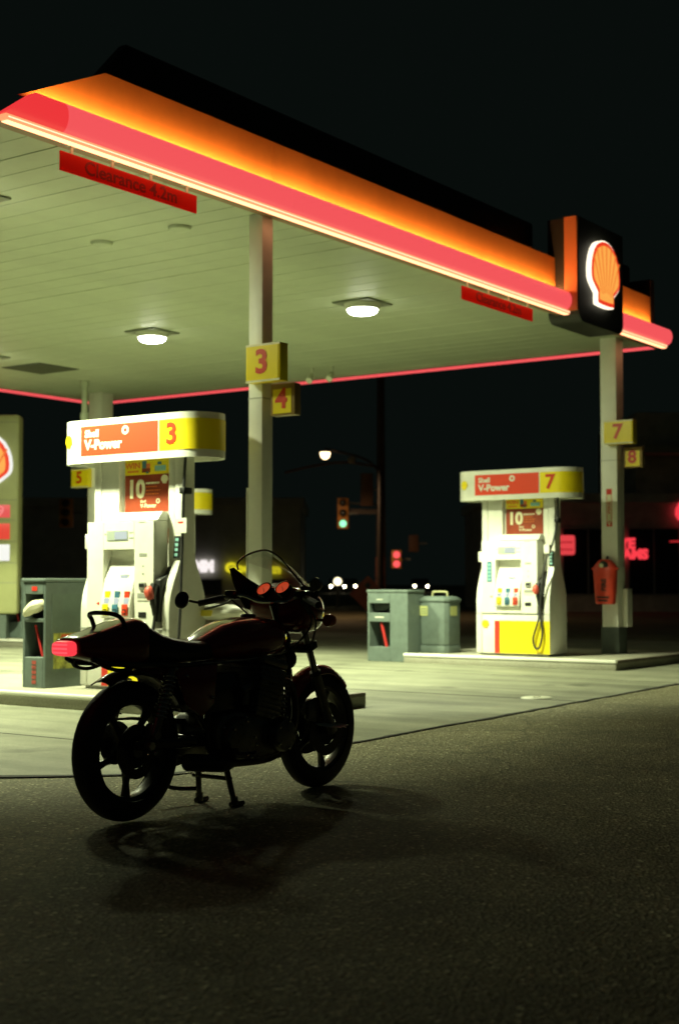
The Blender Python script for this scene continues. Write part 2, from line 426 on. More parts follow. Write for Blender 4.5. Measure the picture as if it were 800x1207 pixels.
uc = thing('utility_cover', 'small pale round cover set in the pavement near the joint', 'cover', (12.0, 6.22, 0.005))
bm = NB(); lathe(bm, [(0, 0.012), (0.13, 0.012), (0.15, 0.006), (0.155, 0.0005), (0, 0.0005)], 28); mk('plate', bm, mat('cover_plate', (0.55, 0.56, 0.45), 0.5, var=0.2, vscale=14), uc)
bm = NB(); box(bm, -0.06, 0.06, -0.012, 0.012, 0.0125, 0.018); mk('lift_bar', bm, 'steel', uc)
# pump islands -------------------------------------------------------
def island(x0, x1, y0, y1, label):
    t = thing('pump_island', label, 'island', ((x0 + x1) / 2, y0, 0), 0, 'raised pump islands')
    hx = (x1 - x0) / 2; L = y1 - y0
    bm = NB(); box(bm, -hx, hx, 0, L, 0.0, 0.126); mk('island_slab', bm, 'kerb', t, bevel=0.012)
    bm = NB(); box(bm, -hx - 0.012, -hx + 0.05, -0.005, L, 0.095, 0.134); mk('steel_edge', bm, mat('island_edge', (0.85, 0.85, 0.76), 0.35, metal=0.0), t, bevel=0.008)
    bm = NB(); box(bm, -hx + 0.05, hx - 0.02, -0.012, 0.03, 0.098, 0.133); mk('end_edge', bm, mat('edge_shaded', (0.16, 0.13, 0.10), 0.7, var=0.4, vscale=6), t, bevel=0.006)  # island end is unlit; its shade is put into this dark colour
    return t
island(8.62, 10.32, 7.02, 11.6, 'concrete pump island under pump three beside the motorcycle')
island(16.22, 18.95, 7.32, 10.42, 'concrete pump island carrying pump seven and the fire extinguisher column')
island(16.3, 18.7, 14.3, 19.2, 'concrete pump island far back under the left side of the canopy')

# ================================================================== CANOPY
CX0, CX1, CY0, CY1, CZ = 6.72, 18.90, 7.70, 18.95, 4.44
can = thing('canopy', 'petrol station canopy with glowing red bar and orange fascia over the pumps', 'canopy', (0, 0, 0))
pw = 0.3045; npan = int((CX1 - CX0 - 0.3) / pw)
bm = NB(); box(bm, 0.003, pw - 0.003, CY0 + 0.14, CY1 - 0.14, CZ, CZ + 0.03)
pan0 = mk('ceiling_panel', bm, 'ceil', can, bevel=0.004, seg=1); pan0.location = (CX0 + 0.15, 0, 0)
for i in range(1, npan):
    o = pan0.copy(); COL.objects.link(o); o.parent = can; o.location = (CX0 + 0.15 + i * pw, 0, random.uniform(-0.0025, 0.0025))
bm = NB(); box(bm, CX0 + 0.16, CX1 - 0.16, CY0 + 0.16, CY1 - 0.16, CZ + 0.034, CZ + 0.10); mk('deck', bm, 'ceil_dark', can)
bm = NB(); box(bm, CX0 + 1.6, CX1 - 0.4, CY0 + 0.5, CY1 - 0.4, CZ + 0.25, CZ + 0.60); mk('roof', bm, 'fascia_up', can)
# front fascia: bottom trim, hot strip, lens segments, uplight channel, curved yellow panel, upper panel
def sweep_x(bm, prof, x0, x1, n=1, taper=None, cap=True):
    """profile of (y,z) swept along X; taper(i)->(x0 offset) slants the left end"""
    secs = []
    for k in range(n + 1):
        t = k / n; s = []
        for j, (y, z) in enumerate(prof):
            xs_ = x0 + (taper[j] if taper else 0)
            s.append(Vector((xs_ + (x1 - xs_) * t, y, z)))
        secs.append(s)
    return loft(bm, secs, cap=cap)
EX0, EX1 = 15.75, 17.06                      # emblem panel
bar_prof = []
for k in range(13):
    a = -PI / 2 + PI * k / 12
    bar_prof.append((7.735 - 0.105 * abs(math.cos(a)) ** 0.75, 4.568 + 0.118 * math.sin(a)))
bar_prof += [(7.79, 4.686), (7.79, 4.45)]
for i, (a, b) in enumerate(((6.72, 7.30), (7.30, 10.05), (10.05, 12.85), (12.85, EX0 - 0.004), (EX1 + 0.004, 18.93))):
    bm = NB(); 
    if i == 0: sweep_x(bm, bar_prof, a, b - 0.006, taper=[0.32 * min(1, max(0, (z - 4.45) / 0.24)) for (y, z) in bar_prof])
    else: sweep_x(bm, bar_prof, a, b - 0.006)
    mk('light_bar', bm, 'bar_deep' if i == 0 else 'bar', can, ang=60)
for a, b in ((6.72, EX0 - 0.006), (EX1 + 0.006, 18.82)):
    bm = NB(); box(bm, a, b, 7.665, 7.745, 4.398, 4.446); ls_ = mk('light_strip', bm, 'strip', can, bevel=0.012)
    bm = NB(); box(bm, a + 0.02, b - 0.02, 7.675, 7.738, 4.392, 4.3975); mk('light_core', bm, 'strip_core', ls_)
    bm = NB(); box(bm, a + 0.02, b - 0.02, 7.6560, 7.6645, 4.416, 4.423); mk('light_line', bm, 'strip_line', ls_)
bm = NB(); box(bm, 6.72, 18.86, 7.749, 7.86, 4.405, 4.448); mk('bottom_trim', bm, mat('trim_brown', (0.35, 0.2, 0.1), 0.5), can)
fp = []; 
for k in range(13):
    t = k / 12; z = 4.70 + 0.43 * t
    fp.append((7.868 + 0.006 * t ** 2.4, z))
fprof = fp + [(y + 0.02, z + 0.002) for y, z in reversed(fp)]
tp = [0.30 + 0.90 * ((z - 4.70) / 0.43) for y, z in fp]; tp = tp + tp[::-1]
for a, b, tt in ((6.72, 10.05, tp), (10.05, EX0, None), (EX1, 18.72, None)):
    bm = NB(); sweep_x(bm, fprof, a + (0.003 if tt is None else 0), b - 0.003, taper=tt); mk('fascia_panel', bm, 'fascia', can, ang=50)
for a, b in ((7.15, EX0 - 0.01), (EX1 + 0.01, 18.70)):
    bm = NB(); box(bm, a, b, 7.80, 7.835, 4.690, 4.700); mk('uplight', bm, 'uplight', can)
bm = NB(); box(bm, 7.15, EX0, 7.79, 7.90, 4.452, 4.688); box(bm, EX1, 18.72, 7.79, 7.90, 4.452, 4.688); mk('bar_housing', bm, 'fascia', can)
for a, b in ((8.05, 10.05), (10.05, 12.85), (12.85, EX0), (EX1, 18.72)):
    bm = NB(); sweep_x(bm, [(8.18, 5.134), (8.18, 5.58), (8.20, 5.61), (8.28, 5.61), (8.28, 5.134)], a + 0.003, b - 0.003, taper=[0.9 * max(0, z - 5.134) for y, z in [(8.18, 5.134), (8.18, 5.58), (8.20, 5.61), (8.28, 5.61), (8.28, 5.134)]] if a < 9 else None); mk('upper_panel', bm, 'fascia_up', can)
# the bar round the far sides, seen from underneath
bm = NB(); box(bm, 18.80, 18.93, 7.90, 18.98, 4.45, 5.40); mk('end_fascia', bm, 'fascia_up', can)
bm = NB(); box(bm, 18.83, 18.90, 7.88, 18.95, 4.410, 4.448); mk('light_bar', bm, 'bar', can, bevel=0.01)
bm = NB(); box(bm, 6.72, 18.80, 18.84, 18.97, 4.45, 5.40); mk('back_fascia', bm, 'fascia_up', can)
bm = NB(); box(bm, 16.3, 18.82, 18.86, 18.93, 4.405, 4.448); mk('light_bar', bm, 'bar', can, bevel=0.01)
bm = NB(); box(bm, 12.2, 16.29, 18.86, 18.93, 4.405, 4.448); mk('light_strip', bm, 'strip', can, bevel=0.01)
bm = NB(); box(bm, 6.74, 6.86, 7.95, 18.83, 4.45, 4.69); mk('end_fascia', bm, 'fascia_up', can)
# emblem sign on the front fascia ------------------------------------
es = thing('emblem_sign', 'dark projecting panel with glowing red and yellow scallop emblem on the canopy', 'sign', ((EX0 + EX1) / 2, 7.75, 4.31))
hw = (EX1 - EX0) / 2; H = 1.30
def rr(w, h, r, n=6, top=True):
    pts = []
    for cx, cy, a0, rad in ((w - r, r, -PI / 2, r), (w, h, 0, 0), (-w, h, 0, 0), (-w + r, r, -PI, r)):
        if rad == 0: pts.append((cx, cy)); continue
        for k in range(n + 1):
            a = a0 + (PI / 2) * k / n
            pts.append((cx + rad * math.cos(a), cy + rad * math.sin(a)))
    return pts
bm = NB(); prism(bm, rr(hw, H, 0.14), -0.20, 0.22, lambda u, v, d: Vector((u, d, v))); mk('panel_box', bm, 'panel_dark', es)
bm = NB(); box(bm, -hw - 0.03, -hw - 0.003, -0.19, -0.02, 0.13, H); mk('side_return', bm, mat('side_return_glow', (0.7, 0.25, 0.08), 0.5), es)  # orange light from the fascia painted into the colour of this side
EMC = (-0.02, 0.665); ES = 0.83
fe_ = lambda u, v, d: Vector((u * 1.0 + EMC[0], d, v + EMC[1]))
bm = NB(); prism(bm, pecten(ES, 0.022), -0.265, -0.203, fe_); mk('emblem_halo', bm, 'emb_white', es)
bm = NB(); prism(bm, pecten(ES), -0.275, -0.2655, fe_); eo = mk('emblem_outline', bm, 'emb_red', es)
bm = NB(); prism(bm, pecten(ES, -0.062), -0.281, -0.2755, fe_); ef = mk('emblem_face', bm, 'emb_yel', eo)
def ribs(scale):
    out = []
    for i in range(1, 8):
        a = -0.68 + 1.36 * i / 8; L = (0.98, 1.03, 1.05, 1.06)[min(i, 8 - i) - 1] * 0.985
        r0, r1, w0, w1 = 0.30, L, 0.006, 0.017
        sx, cz = math.sin(a), math.cos(a)
        out.append([((sx * r + cz * w) * scale, (-0.58 + cz * r - sx * w) * scale) for r, w in ((r0, -w0), (r0, w0), (r1 - 0.02, w1), (r1 - 0.02, -w1))])
    return out
for w in ribs(ES):
    bm = NB(); prism(bm, w, -0.2845, -0.2815, fe_); mk('emblem_rib', bm, 'emb_rib', eo)

# clearance signs ------------------------------------------------------
def clearance(x0, x1, label):
    t = thing('clearance_sign', label, 'sign', ((x0 + x1) / 2, 7.76, 4.19), R(0.0), 'red clearance signs hung under the canopy edge')
    w = (x1 - x0) / 2
    bm = NB(); box(bm, -w, w, -0.008, 0.008, 0.0, 0.15); mk('board', bm, 'clear_red', t, bevel=0.003, seg=1)
    for i in range(4):
        x = -w + 0.12 + i * (2 * w - 0.24) / 3
        bm = NB(); box(bm, x - 0.012, x + 0.012, -0.006, 0.006, 0.151, 0.205); box(bm, x - 0.05, x + 0.05, -0.02, 0.02, 0.206, 0.214); mk('hanger', bm, 'house', t)
    text('lettering', 'Clearance 4.2m', 0.145, 'clear_txt', t, (0.0, -0.0095, 0.075), bold=0.002, wide=1.15)
clearance(7.33, 8.88, 'long red clearance board hanging at the left end of the canopy edge')
clearance(13.27, 14.92, 'red clearance board hanging nearest the glowing emblem panel')

# luminaires -----------------------------------------------------------
def ceiling_light(x, y, label, k=1.0):
    t = thing('ceiling_light', label, 'light', (x, y, CZ), 0, 'square canopy luminaires')
    bm = NB(); box(bm, -0.26, 0.26, -0.26, 0.26, -0.022, -0.003); mk('mounting_plate', bm, mat('plate_grey', (0.20, 0.22, 0.16), 0.5), t, bevel=0.005)
    bm = NB(); lathe(bm, [(0.0, -0.0225), (0.225, -0.0225), (0.20, -0.085), (0.0, -0.085)], 32); mk('housing', bm, 'house', t)
    bm = NB(); lathe(bm, [(0.0, -0.086), (0.18, -0.086), (0.175, -0.11), (0.14, -0.135), (0.07, -0.148), (0.0, -0.151)], 32); mk('lens', bm, 'lens', t)
    ld = bpy.data.lights.new('luminaire', 'SPOT'); ld.energy = LAMP_W * k; ld.color = LAMP_COL
    ld.spot_size = LAMP_CONE; ld.spot_blend = 0.32; ld.shadow_soft_size = 0.17
    lo_ = bpy.data.objects.new('luminaire_beam', ld); lo_.location = (0, 0, -0.33); link(lo_, t)
    ld = bpy.data.lights.new('luminaire_spill', 'AREA'); ld.shape = 'DISK'; ld.size = 0.34; ld.energy = LAMP_W * LAMP_SPILL * k; ld.color = LAMP_COL
    lo_ = bpy.data.objects.new('luminaire_spill', ld); lo_.location = (0, 0, -0.156); link(lo_, t)
ceiling_light(13.85, 9.47, 'lit canopy light right of the column with the number three sign')
ceiling_light(13.85, 12.87, 'lit canopy light above the awning of pump three')
ceiling_light(13.95, 16.30, 'lit canopy light at the far left behind the ceiling vent')
ceiling_light(8.00, 9.60, 'canopy light cut by the left picture edge', 0.85)
ceiling_light(8.25, 12.87, 'canopy light beyond the left edge of the view', 0.72)

bm = NB(); box(bm, -0.42, 0.42, -0.42, 0.42, -0.012, -0.002)
vent = thing('ceiling_vent', 'dark square louvred vent in the canopy ceiling', 'vent', (15.22, 16.5, CZ)); mk('frame', bm, mat('vent_dark', (0.09, 0.10, 0.065), 0.7), vent)
for i in range(9):
    bm = NB(); box(bm, -0.38, 0.38, -0.36 + i * 0.09 - 0.02, -0.36 + i * 0.09 + 0.02, -0.022, -0.013); mk('slat', bm, mat('vent_slat', (0.13, 0.14, 0.09), 0.7), vent)
for (x, y) in ((9.88, 9.86), (9.87, 8.83)):
    bm = NB(); lathe(bm, [(0.0, -0.05), (0.05, -0.05), (0.10, -0.03), (0.115, -0.003), (0.0, -0.003)], 20)
    mk('ceiling_cap', bm, 'ceil', can, loc=(x, y, CZ))
for (x, y, lab) in ((17.70, 13.05, 'small security camera left of its twin by the red line'), (17.72, 12.68, 'small security camera right of its twin by the red line')):  # two small security cameras hung from the canopy ceiling
    t = thing('security_camera', lab, 'camera', (x, y, CZ), 0, 'pair of small fittings under the canopy')
    bm = NB(); tube(bm, [(0, 0, -0.002), (0, 0, -0.12)], 0.02, 8); mk('stem', bm, 'house', t)
    bm = NB(); tube(bm, [(-0.02, 0, -0.12), (-0.12, -0.02, -0.21)], [0.045, 0.055], 10); mk('body', bm, 'house', t)

# columns ---------------------------------------------------------------
def column(x, y, s, label, name='canopy_column', base=0.128):
    t = thing(name, label, 'column', (x, y, base), 0, 'square steel canopy columns')
    h = s / 2; Z = CZ - base - 0.003
    bm = NB(); box(bm, -h, h, -h, h, 0.36, Z); mk('shaft', bm, 'colw', t, bevel=0.006)
    bm = NB(); box(bm, -h - 0.012, h + 0.012, -h - 0.012, h + 0.012, 0.0, 0.358); mk('base_band', bm, 'band', t, bevel=0.006)
    bm = NB(); box(bm, -h - 0.0025, h + 0.0025, -h - 0.0025, h + 0.0025, 2.62, 2.632); mk('joint_ring', bm, mat('ring', (0.5, 0.5, 0.42), 0.5), t)
    return t
c3 = column(9.98, 7.94, 0.155, 'slim white canopy column with yellow three and four signs')
bm = NB(); tube(bm, [(-0.06, 0.095, 0.36), (-0.06, 0.095, 1.82)], 0.016, 8); mk('conduit', bm, 'colw', c3)
c7 = column(17.90, 8.10, 0.235, 'white canopy column with the red fire extinguisher cover')
bm = NB(); box(bm, 0.02, 0.19, -0.19, -0.121, 0.361, 0.88); mk('service_box', bm, 'colw', c7, bevel=0.006)
# extinguisher sticker
st = NB(); box(st, -0.1195, -0.1182, -0.045, 0.045, 1.72, 2.24); sk = mk('sticker', st, 'cream', c7)
for z0, z1, nme in ((2.16, 2.235, 'arrow'), (1.725, 1.80, 'arrow')):
    bm = NB(); box(bm, -0.1212, -0.120, -0.04, 0.04, z0, z1); mk('arrow', bm, 'red2', sk)
for yy in (-0.036, 0.036):
    bm = NB(); box(bm, -0.1212, -0.120, yy - 0.0035, yy + 0.0035, 1.81, 2.15); mk('stripe', bm, 'red2', sk)
text('lettering', 'FIRE', 0.042, 'red2', sk, (-0.1202, 0.0, 1.98), rot=(PI / 2, -PI / 2, -PI / 2), bold=0.001, wide=2.2)
text('arrow_head', 'V', 0.085, 'cream', sk, (-0.1214, 0.0, 1.765), rot=(PI / 2, 0, -PI / 2), bold=0.004)
cb = column(17.90, 17.85, 0.30, 'thick white column far back behind pump three')
pp = thing('drain_pipe', 'short vertical pipe under the ceiling beside the back column', 'pipe', (16.65, 16.98, 3.75))
bm = NB(); tube(bm, [(0, 0, 0.02), (0, 0, 0.66)], 0.05, 12); mk('pipe_run', bm, 'ceil', pp)
bm = NB(); tube(bm, [(0, 0, 0.0), (0, 0, 0.16)], 0.07, 12); tube(bm, [(0, 0, 0.60), (0, 0, 0.688)], 0.075, 12); mk('collar', bm, 'ceil', pp)
bm = NB(); tube(bm, curve([(0, 0, 0.05), (0.05, -0.02, -0.05), (0.30, -0.1, -0.12), (0.9, 0.45, -0.14)], 5), 0.045, 10); mk('elbow', bm, 'ceil', pp)

# number signs ----------------------------------------------------------
def number_sign(x, y, z, w, h, d, digit, label, brown=False):
    t = thing('number_sign', label, 'sign', (x, y, z), -PI / 2, 'yellow pump number signs on the columns')
    bm = NB(); box(bm, -w / 2, w / 2, 0.0, d, -h / 2, h / 2); mk('sign_box', bm, mat('sign_frame_shaded', (0.28, 0.18, 0.05), 0.5) if brown else 'yellow', t, bevel=0.006)  # brown frame: shade on the box sides put into the colour
    f = 0.03 if brown else 0.018
    bm = NB(); box(bm, -w / 2 + f, w / 2 - f * (1.2 if brown else 1), -0.004, -0.0005, -h / 2 + 0.018, h / 2 - f * (1.6 if brown else 1)); fc = mk('sign_face', bm, 'yellow', t)
    if not brown:
        for zz in (-h / 2 + 0.009, h / 2 - 0.009):
            bm = NB(); box(bm, -w / 2, w / 2, -0.003, -0.0006, zz - 0.009, zz + 0.009); mk('rim', bm, 'cream', t)
    text('digit', digit, h * 0.86, 'digit', t, (-0.01, -0.0058, 0.0), bold=h * 0.028, wide=1.05)
    return t
number_sign(9.80, 7.775, 3.05, 0.385, 0.34, 0.12, '3', 'larger yellow sign with a red three on the slim column')
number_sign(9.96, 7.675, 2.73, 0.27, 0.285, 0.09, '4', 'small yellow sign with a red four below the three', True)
number_sign(17.66, 7.905, 3.12, 0.42, 0.32, 0.14, '7', 'larger yellow sign with a red seven on the extinguisher column')
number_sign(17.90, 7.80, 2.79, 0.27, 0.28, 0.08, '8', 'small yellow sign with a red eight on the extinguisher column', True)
number_sign(17.66, 18.12, 2.93, 0.42, 0.33, 0.13, '5', 'yellow five sign showing low behind the awning of pump three')
number_sign(17.80, 17.92, 2.58, 0.27, 0.30, 0.13, '6', 'tiny yellow six sign below the five, left of pump three')

# fire extinguisher in its red cover -----------------------------------
fe = thing('fire_extinguisher', 'fire extinguisher under a red vinyl cover hung on the column', 'extinguisher', (17.775, 8.12, 0.80), -PI / 2)
fe.scale = (1.12, 1.0, 1.08)
prof = [(0.0, 0.115, 0.075), (0.03, 0.125, 0.085), (0.2, 0.137, 0.09), (0.38, 0.148, 0.09), (0.43, 0.155, 0.085), (0.445, 0.16, 0.08), (0.50, 0.125, 0.062), (0.545, 0.085, 0.045), (0.56, 0.06, 0.03)]
secs = []
for z, a, b in prof:
    secs.append([Vector((a * math.copysign(abs(math.cos(t)) ** 0.8, math.cos(t)), -0.095 + b * math.copysign(abs(math.sin(t)) ** 0.8, math.sin(t)), z)) for t in [2 * PI * k / 20 for k in range(20)]])
bm = NB(); loft(bm, secs); cov = mk('cover', bm, 'cover_red', fe, ang=50)
bm = NB(); box(bm, -0.17, -0.15, -0.12, -0.07, 0.43, 0.455); box(bm, 0.15, 0.17, -0.12, -0.07, 0.43, 0.455); mk('flap_corner', bm, 'cover_red', cov)
bm = NB(); lathe(bm, [(0, 0), (0.055, 0), (0.05, 0.012), (0, 0.013)], 16, T(0.01, -0.168, 0.49) @ Matrix.Rotation(PI / 2 + 0.35, 4, 'X')); mk('window', bm, 'black', cov)
bm = NB(); lathe(bm, [(0, 0), (0.03, 0), (0.026, 0.02), (0, 0.022)], 12, T(-0.018, -0.176, 0.487) @ Matrix.Rotation(PI / 2 + 0.35, 4, 'X')); mk('gauge', bm, 'cream', fe)
bm = NB(); tube(bm, [(0.0, -0.07, 0.555), (0.0, -0.02, 0.60), (0, 0.0, 0.57)], 0.008, 6); mk('hook', bm, 'black', fe)
text('lettering', 'FIRE', 0.085, 'black', cov, (0.018, -0.191, 0.24), rot=(PI / 2, -PI / 2, 0), depth=0.004, bold=0.002)
bm = NB()
for k in range(2):
    for q in range(6 - k): box(bm, -0.075 + q * 0.026 + k * 0.01, -0.055 + q * 0.026 + k * 0.01, -0.190 + 0.002 * k, -0.17, 0.035 + 0.04 * (1 - k), 0.058 + 0.04 * (1 - k))
mk('print_line', bm, 'black', cov)

# ================================================================== PUMPS  (local: x right, y depth into, z up; front at y = 0)
VS, VR = 0.64, 0.25
def per(t, off=0.0):
    """point on the awning's outline; t = metres from the middle of the front"""
    q = abs(t); s = 1 if t >= 0 else -1
    if q <= VS: return (s * q, -off)
    a = (q - VS) / VR
    if a <= PI: return (s * (VS + (VR + off) * math.sin(a)), VR - (VR + off) * math.cos(a))
    return (s * (VS - (q - VS - PI * VR)), 2 * VR + off)
def wrap(bm, t0, t1, z0, z1, off0, off1, n=16):
    A = []
    for k in range(n + 1):
        t = t0 + (t1 - t0) * k / n
        x0, y0 = per(t, off0); x1, y1 = per(t, off1)
        A.append([bm.verts.new((x0, y0, z0)), bm.verts.new((x1, y1, z0)), bm.verts.new((x1, y1, z1)), bm.verts.new((x0, y0, z1))])
    for a, b in zip(A, A[1:]):
        for i in range(4): bm.faces.new([a[i], a[(i + 1) % 4], b[(i + 1) % 4], b[i]])
    bm.faces.new(A[0]); bm.faces.new(A[-1][::-1])
    return bm
TOTAL = 2 * VS + 2 * PI * VR + 2 * VS
def grade_panel(t):
    pass
def pump(x, y, digit, label, hose=True):
    t = thing('fuel_pump', label, 'fuel pump', (x, y, 0.1275), -PI / 2, 'white fuel pumps with oval awnings')
    # plinth and lower cabinet
    bm = NB(); box(bm, -0.50, 0.50, 0.03, 0.47, 0.0, 0.03); mk('plinth', bm, 'grey', t)
    bm = NB(); box(bm, -0.455, 0.455, 0.004, 0.496, 0.031, 0.56); mk('cabinet', bm, 'white', t, bevel=0.006)
    # bottle-shaped side covers
    prof = [(0.0, 0.03), (0.0, 0.72), (0.006, 0.80), (0.025, 0.90), (0.06, 1.00), (0.105, 1.10), (0.145, 1.20), (0.162, 1.30), (0.165, 1.42), (0.165, 2.16)]
    poly = prof + [(0.5 - d, z) for d, z in reversed(prof)]
    for s in (-1, 1):
        bm = NB()
        a, b = (0.457, 0.545) if s > 0 else (-0.545, -0.457)
        prism(bm, poly, a, b, lambda u, v, d: Vector((d, u, v))); mk('side_cover', bm, 'white', t, bevel=0.012, ang=40)
    # towers and back sheet between the covers
    for a, b in ((-0.455, -0.235), (0.375, 0.455)):
        bm = NB(); box(bm, a, b, 0.172, 0.33, 0.57, 2.16); mk('tower', bm, 'white', t, bevel=0.008)
    bm = NB(); box(bm, -0.234, 0.374, 0.235, 0.30, 1.50, 2.16); mk('back_sheet', bm, 'offwhite', t)
    # poster with promotion strip
    bm = NB(); box(bm, -0.205, 0.345, 0.222, 0.233, 1.655, 2.005); po = mk('poster', bm, 'poster', t)
    text('lettering', '10', 0.235, 'cream', po, (-0.065, 0.2195, 1.865), bold=0.009, wide=0.95)
    for k, (l, hh) in enumerate(((0.16, 0.018), (0.13, 0.010), (0.17, 0.010), (0.15, 0.010))):
        bm = NB()
        q = 0.055
        while q < 0.055 + l:
            ww = random.uniform(0.012, 0.035); box(bm, q, min(q + ww, 0.06 + l), 0.2190, 0.2208, 1.925 - k * 0.034 - hh / 2, 1.925 - k * 0.034 + hh / 2); q += ww + 0.007
        mk('print_line', bm, 'cream' if k == 0 else 'orange', po)
    bm = NB(); prism(bm, pecten(0.085), 0.2165, 0.2215, lambda u, v, d: Vector((u + 0.285, d, v + 1.955))); mk('badge', bm, 'cream', po)
    text('lettering', 'Shell', 0.036, 'cream', po, (-0.01, 0.2195, 1.755), bold=0.0008, align='LEFT')
    text('lettering', 'V-Power', 0.054, 'cream', po, (-0.01, 0.2195, 1.712), bold=0.0015, align='LEFT')
    bm = NB(); lathe(bm, [(0.014, 0), (0.024, 0), (0.024, 0.003), (0.014, 0.003)], 12, T(0.205, 0.2215, 1.755) @ Matrix.Rotation(PI / 2, 4, 'X'), True); mk('badge', bm, 'cream', po)
    bm = NB(); box(bm, -0.205, 0.345, 0.220, 0.2335, 2.008, 2.15); ps = mk('promotion_strip', bm, 'yellow', t)
    text('lettering', 'WIN', 0.075, 'orange', ps, (-0.105, 0.217, 2.092), bold=0.002, wide=1.2)
    bm = NB()
    for q in range(5): box(bm, -0.17 + q * 0.028, -0.148 + q * 0.028, 0.2172, 0.2195, 2.03, 2.048)
    mk('print_line', bm, 'orange', ps)
    for k, (c, dx, dz, w, h) in enumerate((('blue', 0.035, 2.085, 0.05, 0.11), ('orange', 0.085, 2.075, 0.045, 0.08), ('poster', 0.06, 2.045, 0.10, 0.05), ('blue', 0.075, 2.025, 0.03, 0.03))):
        bm = NB(); box(bm, dx - w / 2, dx + w / 2, 0.2172 - 0.001 * k, 0.2195 - 0.0002 * k, dz - h / 2 + 0.006, dz + h / 2 - 0.006); mk('print_block', bm, c, ps)
    bm = NB(); box(bm, 0.165, 0.30, 0.2172, 0.2195, 2.035, 2.085); mk('print_block', bm, 'lightblue', ps)
    bm = NB(); box(bm, 0.20, 0.245, 0.2172, 0.2195, 2.095, 2.12); mk('print_block', bm, 'blue', ps)
    bm = NB(); prism(bm, [(0.03, 1.57), (0.172, 1.565), (0.222, 1.645), (0.10, 1.648)], -0.234, 0.374, lambda u, v, d: Vector((d, u, v))); mk('ledge', bm, 'white', t, bevel=0.004)
    # console with recesses
    cx0, cx1 = -0.452, 0.372
    con = NB(); box(con, cx0, -0.245, -0.012, 0.17, 0.575, 1.56)
    box(con, 0.135, cx1, -0.012, 0.17, 0.575, 1.56)
    box(con, -0.245, 0.135, -0.012, 0.17, 1.30, 1.56)
    box(con, -0.245, 0.135, 0.09, 0.17, 0.575, 1.30)
    box(con, -0.245, 0.135, -0.012, 0.089, 0.575, 0.66)
    cn = mk('console', con, 'white', t, bevel=0.004, seg=1)
    bm = NB(); box(bm, cx1 + 0.0005, cx1 + 0.004, 0.0, 0.168, 0.60, 1.55); mk('console_side', bm, 'offwhite', cn)
    bm = NB(); prism(bm, [(0.075, 1.18), (0.089, 1.18), (0.089, 0.665), (-0.055, 0.665), (-0.06, 0.68), (-0.052, 0.80), (0.0, 1.02)], -0.238, 0.128, lambda u, v, d: Vector((d, u, v))); kp = mk('keypad_slope', bm, 'white', cn, bevel=0.006)
    # grade buttons on the slope
    for k, (c, gx) in enumerate((('yellow', -0.165), ('blue', -0.045), ('red', 0.075))):
        bm = NB(); box(bm, gx - 0.036, gx + 0.036, -0.072, -0.061, 0.69, 0.795); g = mk('grade_button', bm, c, kp, bevel=0.01)
        bm = NB(); box(bm, gx - 0.022, gx + 0.022, -0.076, -0.0725, 0.705, 0.75); mk('push_plate', bm, 'black', g, bevel=0.006)
        bm = NB(); box(bm, gx - 0.015, gx + 0.015, -0.079, -0.0765, 0.715, 0.738); mk('push_cap', bm, c, g)
        bm = NB(); box(bm, gx - 0.028, gx + 0.028, -0.0535, -0.040, 0.80, 0.85); mk('price_window', bm, 'screen', kp)
        bm = NB(); box(bm, gx - 0.030, gx + 0.030, -0.040, -0.026, 0.855, 0.915); mk('grade_label', bm, c, kp)
    bm = NB(); box(bm, -0.055, 0.05, 0.010, 0.022, 0.955, 1.07, T(0, 0, 0)); mk('small_screen', bm, 'screen_dim', kp, bevel=0.003)
    bm = NB(); box(bm, -0.045, 0.04, 0.006, 0.0095, 0.965, 1.06); mk('lit_pane', bm, 'screen', kp)
    # main display, decals, card reader, receipt slot
    bm = NB(); box(bm, -0.20, 0.06, -0.017, -0.0125, 1.385, 1.475); di = mk('display', bm, 'screen_dim', cn)
    bm = NB(); box(bm, -0.10, 0.05, -0.0195, -0.0175, 1.395, 1.465); mk('lit_pane', bm, 'screen', di)
    for (a, b, z0, z1, c) in ((-0.235, -0.21, 1.44, 1.45, 'grey'), (0.075, 0.125, 1.45, 1.46, 'grey'), (0.075, 0.125, 1.40, 1.412, 'grey'), (0.20, 0.29, 1.235, 1.262, 'grey'), (0.235, 0.255, 1.14, 1.15, 'grey'), (0.235, 0.255, 1.07, 1.08, 'grey'), (0.19, 0.27, 1.545, 1.552, 'grey')):
        bm = NB(); box(bm, a, b, -0.0145, -0.0122, z0, z1); mk('marking', bm, c, cn)
    bm = NB(); box(bm, 0.205, 0.285, -0.03, -0.0125, 0.93, 1.0); cr = mk('card_reader', bm, 'grey', cn, bevel=0.008)
    bm = NB(); box(bm, 0.215, 0.275, -0.033, -0.0302, 0.955, 0.985); mk('card_slot', bm, 'black', cr)
    bm = NB(); box(bm, 0.18, 0.315, -0.0165, -0.0125, 0.83, 0.90); mk('receipt_frame', bm, 'offwhite', cn)
    bm = NB(); box(bm, 0.185, 0.31, -0.0185, -0.017, 0.855, 0.895); mk('receipt_slot', bm, 'grey', cn)
    bm = NB(); box(bm, 0.195, 0.285, -0.0165, -0.0125, 0.675, 0.725); mk('coin_tray', bm, 'black', cn)
    bm = NB(); prism(bm, [(-0.33, 0.80), (-0.29, 0.815), (-0.29, 0.785)], -0.0145, -0.0122, lambda u, v, d: Vector((u, d, v))); mk('marking', bm, 'red2', cn)
